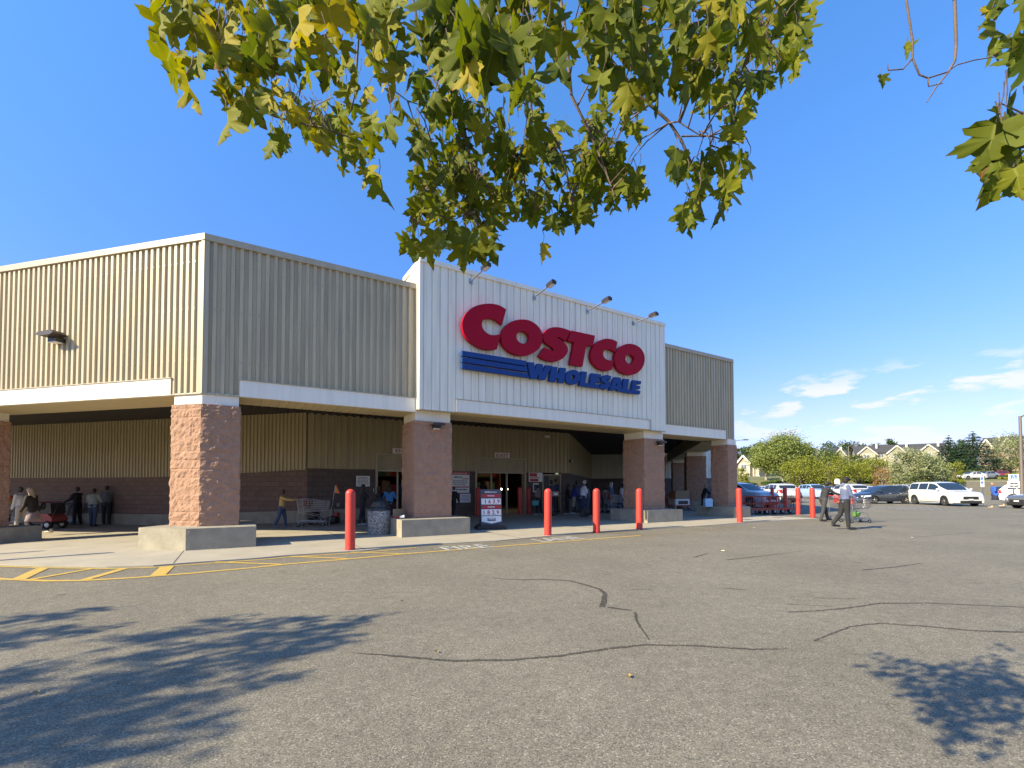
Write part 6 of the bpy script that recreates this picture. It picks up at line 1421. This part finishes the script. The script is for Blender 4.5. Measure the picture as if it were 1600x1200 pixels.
# ------------------------------------------------------------------ the maple overhead
M['leaf'] = None
def maple_mat():
    m = bpy.data.materials.new('maple_leaf'); m.use_nodes = True; t = m.node_tree; b = t.nodes['Principled BSDF']; l = t.links.new
    a = N('ShaderNodeAttribute', t); a.attribute_name = 'tone'; r = N('ShaderNodeValToRGB', t); e = r.color_ramp.elements
    e[0].position = 0; e[0].color = (.05, .078, .010, 1); e[1].position = 1; e[1].color = (.22, .05, .02, 1)
    for p, c in ((.35, (.14, .165, .016)), (.62, (.26, .245, .02)), (.86, (.38, .30, .03)), (.93, (.26, .14, .03))):
        q = e.new(p); q.color = (*c, 1)
    g = N('ShaderNodeAttribute', t); g.attribute_name = 'tip'     # autumn browning creeping in from the lobes
    tcn = N('ShaderNodeTexCoord', t); nn = N('ShaderNodeTexNoise', t); nn.inputs['Scale'].default_value = 45; nn.inputs['Detail'].default_value = 5; l(tcn.outputs['Object'], nn.inputs['Vector'])
    ad = N('ShaderNodeMath', t, operation='MULTIPLY_ADD'); l(nn.outputs['Fac'], ad.inputs[0]); ad.inputs[1].default_value = .28; l(a.outputs['Fac'], ad.inputs[2])
    sb = N('ShaderNodeMath', t, operation='SUBTRACT'); l(ad.outputs[0], sb.inputs[0]); sb.inputs[1].default_value = .14; l(sb.outputs[0], r.inputs[0])
    tp = N('ShaderNodeMath', t, operation='MULTIPLY'); l(g.outputs['Fac'], tp.inputs[0]); l(nn.outputs['Fac'], tp.inputs[1])
    mr = N('ShaderNodeMapRange', t); mr.inputs['From Min'].default_value = .40; mr.inputs['From Max'].default_value = .54; l(tp.outputs[0], mr.inputs['Value'])
    x = N('ShaderNodeMix', t, data_type='RGBA'); x.inputs['B'].default_value = (.16, .07, .025, 1); l(mr.outputs[0], x.inputs['Factor']); l(r.outputs[0], x.inputs['A'])
    vn = N('ShaderNodeAttribute', t); vn.attribute_name = 'vein'; v2 = N('ShaderNodeMapRange', t); v2.inputs['From Min'].default_value = .90; v2.inputs['From Max'].default_value = 1.0; v2.inputs['To Max'].default_value = .4; l(vn.outputs['Fac'], v2.inputs['Value'])
    x2 = N('ShaderNodeMix', t, data_type='RGBA'); x2.inputs['B'].default_value = (.40, .42, .12, 1); l(v2.outputs[0], x2.inputs['Factor']); l(x.outputs['Result'], x2.inputs['A'])
    l(x2.outputs['Result'], b.inputs['Base Color']); b.inputs['Roughness'].default_value = .62; b.inputs['Specular IOR Level'].default_value = .18
    tl = N('ShaderNodeBsdfTranslucent', t); hv_ = N('ShaderNodeHueSaturation', t); hv_.inputs['Value'].default_value = 1.25; hv_.inputs['Saturation'].default_value = 1.1; l(x2.outputs['Result'], hv_.inputs['Color']); l(hv_.outputs[0], tl.inputs[0])
    ms_ = N('ShaderNodeMixShader', t); ms_.inputs[0].default_value = .42; l(b.outputs[0], ms_.inputs[1]); l(tl.outputs[0], ms_.inputs[2]); l(ms_.outputs[0], t.nodes['Material Output'].inputs[0]); return m
MAP = maple_mat()
HALF = [(.0, 1.0), (.055, .90), (.13, .80), (.10, .77), (.21, .70), (.15, .62), (.13, .50), (.20, .52), (.30, .62), (.40, .64), (.42, .58), (.56, .56), (.48, .48), (.47, .42), (.36, .33), (.28, .24), (.38, .20), (.44, .08), (.34, .06), (.26, -.02), (.14, -.03), (.04, .03)]
def leaf_mesh(mb, attrs, base, dirn, nrm, size, rr, tone_):
    "one lobed leaf: blade grown from its base along dirn, folded on the midrib and cupped"
    d = dirn.normalized(); s = d.cross(nrm).normalized(); n = s.cross(d); fold = rr.uniform(.25, 1.15); curl = rr.uniform(.05, .8); tw = rr.uniform(-.3, .3); lob = rr.uniform(.8, 1.15)
    def Pt(x, y):
        z = fold*abs(x)*.7 - curl*y*y*.5 + .05*math.sin(9*x+7*y) + tw*x*y
        return base + s*(x*size*1.02*lob) + d*((y+.02)*size*(1-.12*curl)) + n*(z*size)
    ctr = [(0, 0), (0, .3), (0, .6)]; vs = [Pt(0, .03), Pt(0, .3), Pt(0, .62), Pt(0, 1.0)]; vein = [1, 1, 1, 1]; tip = [0, 0, .3, 1]
    fs = []
    for sg in (1, -1):
        b0 = len(vs); H = HALF[1:-1]
        jit = [rr.uniform(-.015, .015) for _ in H]
        for (x, y), j in zip(H, jit): vs.append(Pt(sg*(x+j), y+j)); vein.append(0); tip.append(min(1, max(0, math.hypot(x, y-.3)*1.35)))
        nH = len(H)
        for i in range(nH-1):
            y = H[i][1]; c = 2 if i < 5 else 1 if i < 15 else 0
            f = (b0+i, b0+i+1, c); fs.append(f if sg > 0 else tuple(reversed(f)))
        for i, (ca, cb2) in ((4, (2, 1)), (14, (1, 0))):
            f = (b0+i+1, cb2, ca); fs.append(f if sg > 0 else tuple(reversed(f)))
        f = (3, b0, 2); fs.append(f if sg > 0 else tuple(reversed(f))); f = (b0+nH-1, 0, 0+0) 
    k = len(mb.v); mb.add(vs, fs, 0, True); attrs[0] += [tone_]*len(fs); attrs[1] += tip; attrs[2] += vein
def finish_leaves(mb, attrs, parent):
    o = mb.build('foliage', MAP, parent, True); a = o.data.attributes.new('tone', 'FLOAT', 'FACE'); a.data.foreach_set('value', attrs[0])
    for nm, v in (('tip', attrs[1]), ('vein', attrs[2])): a = o.data.attributes.new(nm, 'FLOAT', 'POINT'); a.data.foreach_set('value', v)
    return o
mt = thing('maple_tree', 'yellow green maple whose drooping leafy branches hang over the camera', 'tree', (.9, -2.6, 0))
M['twig'] = mat('twig_bark', (.14, .10, .075), .85, var=.3, vscale=20, bump=.3, bscale=80)
bt = MB()
BR = [ # px polylines with depth (m along Y) and radius mm
 ([(655,-60,1.7),(672,60,1.62),(690,120,1.6),(712,150,1.6),(725,200,1.6),(735,250,1.58),(738,300,1.56),(730,340,1.55)], 8, 3), ([(640,-30,1.6),(657,60,1.6),(665,95,1.6),(690,150,1.6),(712,170,1.6)], 4, 3),
 ([(900,-40,1.5),(925,40,1.5),(955,95,1.5),(1000,150,1.52),(1045,190,1.55),(1065,220,1.56),(1080,255,1.58),(1092,275,1.6)], 6, 3), ([(1045,192,1.55),(1060,190,1.5),(1075,200,1.5),(1100,215,1.5)], 2.5, 1.5),
 ([(1065,213,1.56),(1110,212,1.55),(1130,200,1.5),(1150,190,1.5)], 2.5, 1.5), ([(870,-40,1.45),(885,60,1.45),(893,150,1.45),(918,200,1.5),(940,250,1.5),(960,305,1.5)], 5, 2.5),
 ([(826,185,1.5),(855,200,1.52),(872,225,1.55),(882,250,1.55),(895,320,1.6)], 5, 2), ([(826,185,1.5),(832,240,1.5)], 3, 2), ([(800,-40,1.4),(812,60,1.4),(826,185,1.5)], 6, 4),
 ([(780,225,1.6),(815,255,1.6),(822,300,1.6),(835,335,1.6)], 3, 1.5), ([(725,200,1.6),(760,212,1.6),(780,225,1.6)], 3, 2), ([(725,200,1.6),(755,205,1.55),(790,195,1.5)], 2.5, 1.5),
 ([(290,-20,1.5),(345,120,1.45),(380,160,1.5),(430,182,1.55),(480,195,1.6),(520,205,1.7),(575,225,1.75)], 4, 2), ([(560,60,1.6),(555,140,1.65),(550,170,1.65),(530,200,1.7)], 3.5, 2),
 ([(680,240,1.6),(672,290,1.6),(665,320,1.6),(650,355,1.6)], 3, 1.5), ([(1170,-30,1.5),(1200,60,1.5),(1222,95,1.55),(1190,128,1.55),(1150,115,1.5)], 3, 1.5), ([(1100,-30,1.5),(1110,60,1.5),(1108,160,1.5),(1110,240,1.55)], 3.5, 1.5),
 ([(590,30,1.6),(605,130,1.65),(620,145,1.65),(640,160,1.65)], 3, 1.5), ([(725,200,1.6),(690,160,1.6),(670,120,1.6)], 3, 1.5), ([(738,250,1.58),(760,290,1.58),(800,310,1.6)], 2.5, 1.5),
 ([(1410,-40,1.7),(1426,66,1.7),(1426,92,1.7),(1437,117,1.7),(1450,122,1.7),(1479,113,1.7),(1496,101,1.7),(1522,94,1.7),(1565,87,1.7)], 3.5, 1.5), ([(1490,-40,1.7),(1494,67,1.7),(1492,95,1.7),(1481,114,1.7),(1463,136,1.7),(1448,160,1.7)], 5, 1.5),
 ([(1425,92,1.7),(1411,108,1.7),(1388,110,1.7),(1387,100,1.7)], 2.5, 1.5), ([(1450,122,1.7),(1451,135,1.7),(1473,130,1.7)], 2.5, 1.5), ([(1720,40,1.1),(1640,160,1.1),(1585,182,1.1),(1570,200,1.1)], 5, 2.5), ([(1585,182,1.1),(1590,230,1.1)], 3, 2)]
bpts = []
for pl, r0, r1 in BR:
    P = [atY(x, y, Y*.8) for x, y, Y in pl]; n = len(P); bt.tube(P, [(r0 + (r1-r0)*i/(n-1))/1000*.95 for i in range(n)], 7)
    for i in range(n-1):
        for k in range(6): bpts.append(P[i].lerp(P[i+1], k/6))
CL_ = [(290,150,6,6,1,90),(300,95,42,26,9,46),(395,100,62,48,20,48),(350,60,80,40,18,50),(360,165,24,22,4,46),(430,170,50,32,17,34),(490,195,58,36,26,32),(440,222,22,12,4,32),(540,210,46,44,30,30),(505,82,50,36,12,48),(560,110,44,48,18,42),(600,195,12,10,2,62),(592,285,5,5,1,42),(555,258,34,20,9,28),
 (650,120,58,58,36,38),(720,90,58,46,24,60),(820,100,68,48,24,60),(700,200,58,48,40,34),(800,190,58,58,38,36),(690,290,54,58,64,30),(760,300,56,58,64,30),(660,358,32,44,24,30),(735,368,50,32,26,34),(840,280,58,58,52,30),(900,250,58,58,56,30),(950,280,56,58,56,30),(890,332,56,28,30,30),(845,392,6,5,1,36),(1000,290,22,22,5,32),
 (960,105,66,48,36,44),(960,190,38,48,24,28),(1060,105,48,48,32,36),(1120,115,52,58,38,34),(1150,160,32,30,22,30),(1190,105,46,42,30,30),(1240,92,26,32,16,26),(1150,210,22,22,9,36),(1068,262,22,22,6,44),(1130,265,40,30,20,36),(1100,310,40,26,14,40),(1066,342,12,16,3,38),
 (400,10,150,60,50,50),(640,10,120,60,60,46),(860,10,140,60,70,46),(1060,20,120,50,60,40),(1200,30,70,40,34,36),(300,20,60,40,14,46),
 (1378,123,3,3,1,24),(1415,80,6,4,2,26),(1560,78,10,6,2,32),(1592,104,10,14,3,40),(1575,200,30,16,8,62),(1560,240,26,34,9,66),(1590,275,14,18,5,60),(1590,80,20,20,4,40),(1575,20,40,40,10,44)]
lv = MB(); at3 = [[], [], []]; rr = random.Random(77)
def nearest(p): return min(bpts, key=lambda q: (q-p).length_squared)
for (cx, cy, rx, ry, n, lp) in CL_:
    for i in range(max(1, int(n*.72)) if n > 6 else n):
        a = rr.uniform(0, 6.283); q = math.sqrt(rr.random()); px, py = cx + rx*q*math.cos(a), cy + ry*q*math.sin(a)
        size = rr.uniform(.044, .082); dep = .058*F/lp*rr.uniform(.85, 1.2); dep = min(max(dep, .62), 1.8)
        base = atY(px, py - lp*.35, dep); 
        dirn = Vector((rr.gauss(0, .34), rr.gauss(0, .34), -1)); nrm = Vector((rr.gauss(0, 1), rr.gauss(-.3, 1), rr.gauss(.25, .35)))
        tn = min(1, max(0, rr.gauss(.20 if px > 1500 else .33 if px > 640 else .50, .15))); 
        if rr.random() < .012: tn = .8
        leaf_mesh(lv, at3, base, dirn, nrm, size, rr, tn)
        nb = nearest(base); v = nb - base; L0 = v.length
        st = base - dirn.normalized()*.0 + Vector((rr.uniform(-.01, .01), rr.uniform(-.01, .01), rr.uniform(.02, .05)))
        bt.tube([base, (base+st)/2 + Vector((.003, 0, 0)), st], [.0007, .0008, .001], 4, cap=False)
        if L0 < .16 and rr.random() < .7:
            mid = st.lerp(nb, .5) + Vector((rr.uniform(-.02, .02), rr.uniform(-.02, .02), rr.uniform(-.01, .03))); bt.tube([st, mid, nb], [.0010, .0016, .0024], 4, cap=False)
finish_leaves(lv, at3, mt)
# limbs that carry the hanging branches back to the trunk behind the camera, and the rest of its crown
tk = MB(); T0 = Vector((.9, -2.6, 0))
tk.tube([T0 - Vector((0,0,.3)), T0 + Vector((.02, 0, .5)), T0 + Vector((.0, .05, 1.6)), T0 + Vector((.05, .1, 2.6)), T0 + Vector((.1, .2, 4.4)), T0 + Vector((0, .3, 6.2))], [.19, .16, .14, .12, .08, .03], 14)
limb_to = [BR[i][0][0] for i in (0, 2, 5, 8, 12, 15, 16, 20, 21, 24)]
for i, (x, y, Y) in enumerate(limb_to):
    e_ = atY(x, y, Y*.8); s0 = T0 + Vector((.02, .08, 2.7 + .12*i)); m1 = s0.lerp(e_, .45) + Vector((0, 0, .35)); m2_ = s0.lerp(e_, .8) + Vector((0, 0, .22)); tk.tube([s0, m1, m2_, e_], [.035, .022, .012, .006], 7)
tk.build('trunk', M['twig'], mt, True); bt.build('branches', M['twig'], mt, True)
lv = MB(); at3 = [[], [], []]
for i in range(1500):
    a = rr.uniform(0, 6.283); z = rr.uniform(3.2, 6.6); q = math.sqrt(rr.random())*1.9*(1 - ((z-4.6)/2.6)**2*.5); b0 = T0 + Vector((q*math.cos(a), q*math.sin(a)*.8 - .1, z)); leaf_mesh(lv, at3, b0, Vector((rr.gauss(0, .5), rr.gauss(0, .5), -1)), Vector((rr.gauss(0, 1), rr.gauss(0, 1), .4)), rr.uniform(.07, .11), rr, rr.gauss(.4, .15))
finish_leaves(lv, at3, mt)
# second maple, left of and behind the camera: only its shadow reaches the picture
mt2 = thing('maple_tree', 'maple outside the frame that throws the leafy shadow at bottom left', 'tree', (-11.5, -4.5, 0))
lv = MB(); at3 = [[], [], []]; tk = MB(); T0 = Vector((-11.5, -4.5, 0)); crotch = T0 + Vector((.3, .4, 3.0))
tk.tube([T0 - Vector((0,0,.3)), T0 + Vector((.05, .1, 1.5)), crotch, T0 + Vector((.3, .4, 5.8))], [.2, .16, .13, .04], 12)
blobs = [(20,968,.22),(90,962,.22),(165,950,.16),(60,985,.2),(10,1005,.25),(130,985,.2),(30,1055,.25),(240,995,.22),(300,985,.24),(345,968,.16),(400,975,.2),(470,968,.2),(430,995,.24),(360,1003,.2),(500,985,.22),(545,973,.18),(590,962,.12),(520,1003,.24),(460,1012,.22),(300,1012,.2),(340,1030,.22),(420,1030,.22),(250,1045,.22),(200,1030,.16),(180,1065,.22),(300,1055,.2),(230,1080,.2),(100,1100,.24),(170,1095,.2),(60,1108,.2),(300,1090,.16),(400,1068,.14),(450,1062,.12),(230,1115,.22),(140,1125,.22),(0,1150,.3),(90,1160,.3),(200,1165,.3),(10,1095,.12),(330,1130,.10)]
sv = Vector((TR[0], TR[1], -math.tan(SEL)))
for bi, (px, py, rad) in enumerate(blobs):
    g_ = gnd(px, py); h = 4.3 + rr.uniform(-.5, .7); c = g_ - sv*(h/math.tan(SEL)); 
    mid = crotch.lerp(c, .5) + Vector((0, 0, .3)); tk.tube([crotch + Vector((0,0,.05*bi % .8)), mid, c], [.03, .016, .006], 5)
    for i in range(int(36*(rad/.2)**2)):
        o_ = Vector((rr.gauss(0, .55)*rad, rr.gauss(0, .55)*rad, rr.gauss(0, .3)*rad)) + Vector((TR[0], TR[1], 0))*rr.gauss(0, .35)*rad
        leaf_mesh(lv, at3, c + o_, Vector((rr.gauss(0, .5), rr.gauss(0, .5), -1)), Vector((rr.gauss(0, 1), rr.gauss(0, 1), .5)), rr.uniform(.08, .12), rr, rr.gauss(.4, .15))
# rest of the crown stays up-sun so its shade falls short of the frame
for i in range(1200):
    a = rr.uniform(0, 6.283); z = rr.uniform(3.4, 6.4); q = math.sqrt(rr.random())*1.5; leaf_mesh(lv, at3, T0 + Vector((q*math.cos(a), q*math.sin(a), z)), Vector((rr.gauss(0, .5), rr.gauss(0, .5), -1)), Vector((rr.gauss(0, 1), rr.gauss(0, 1), .4)), rr.uniform(.08, .12), rr, rr.gauss(.4, .15))
tk.build('trunk', M['twig'], mt2, True); finish_leaves(lv, at3, mt2)
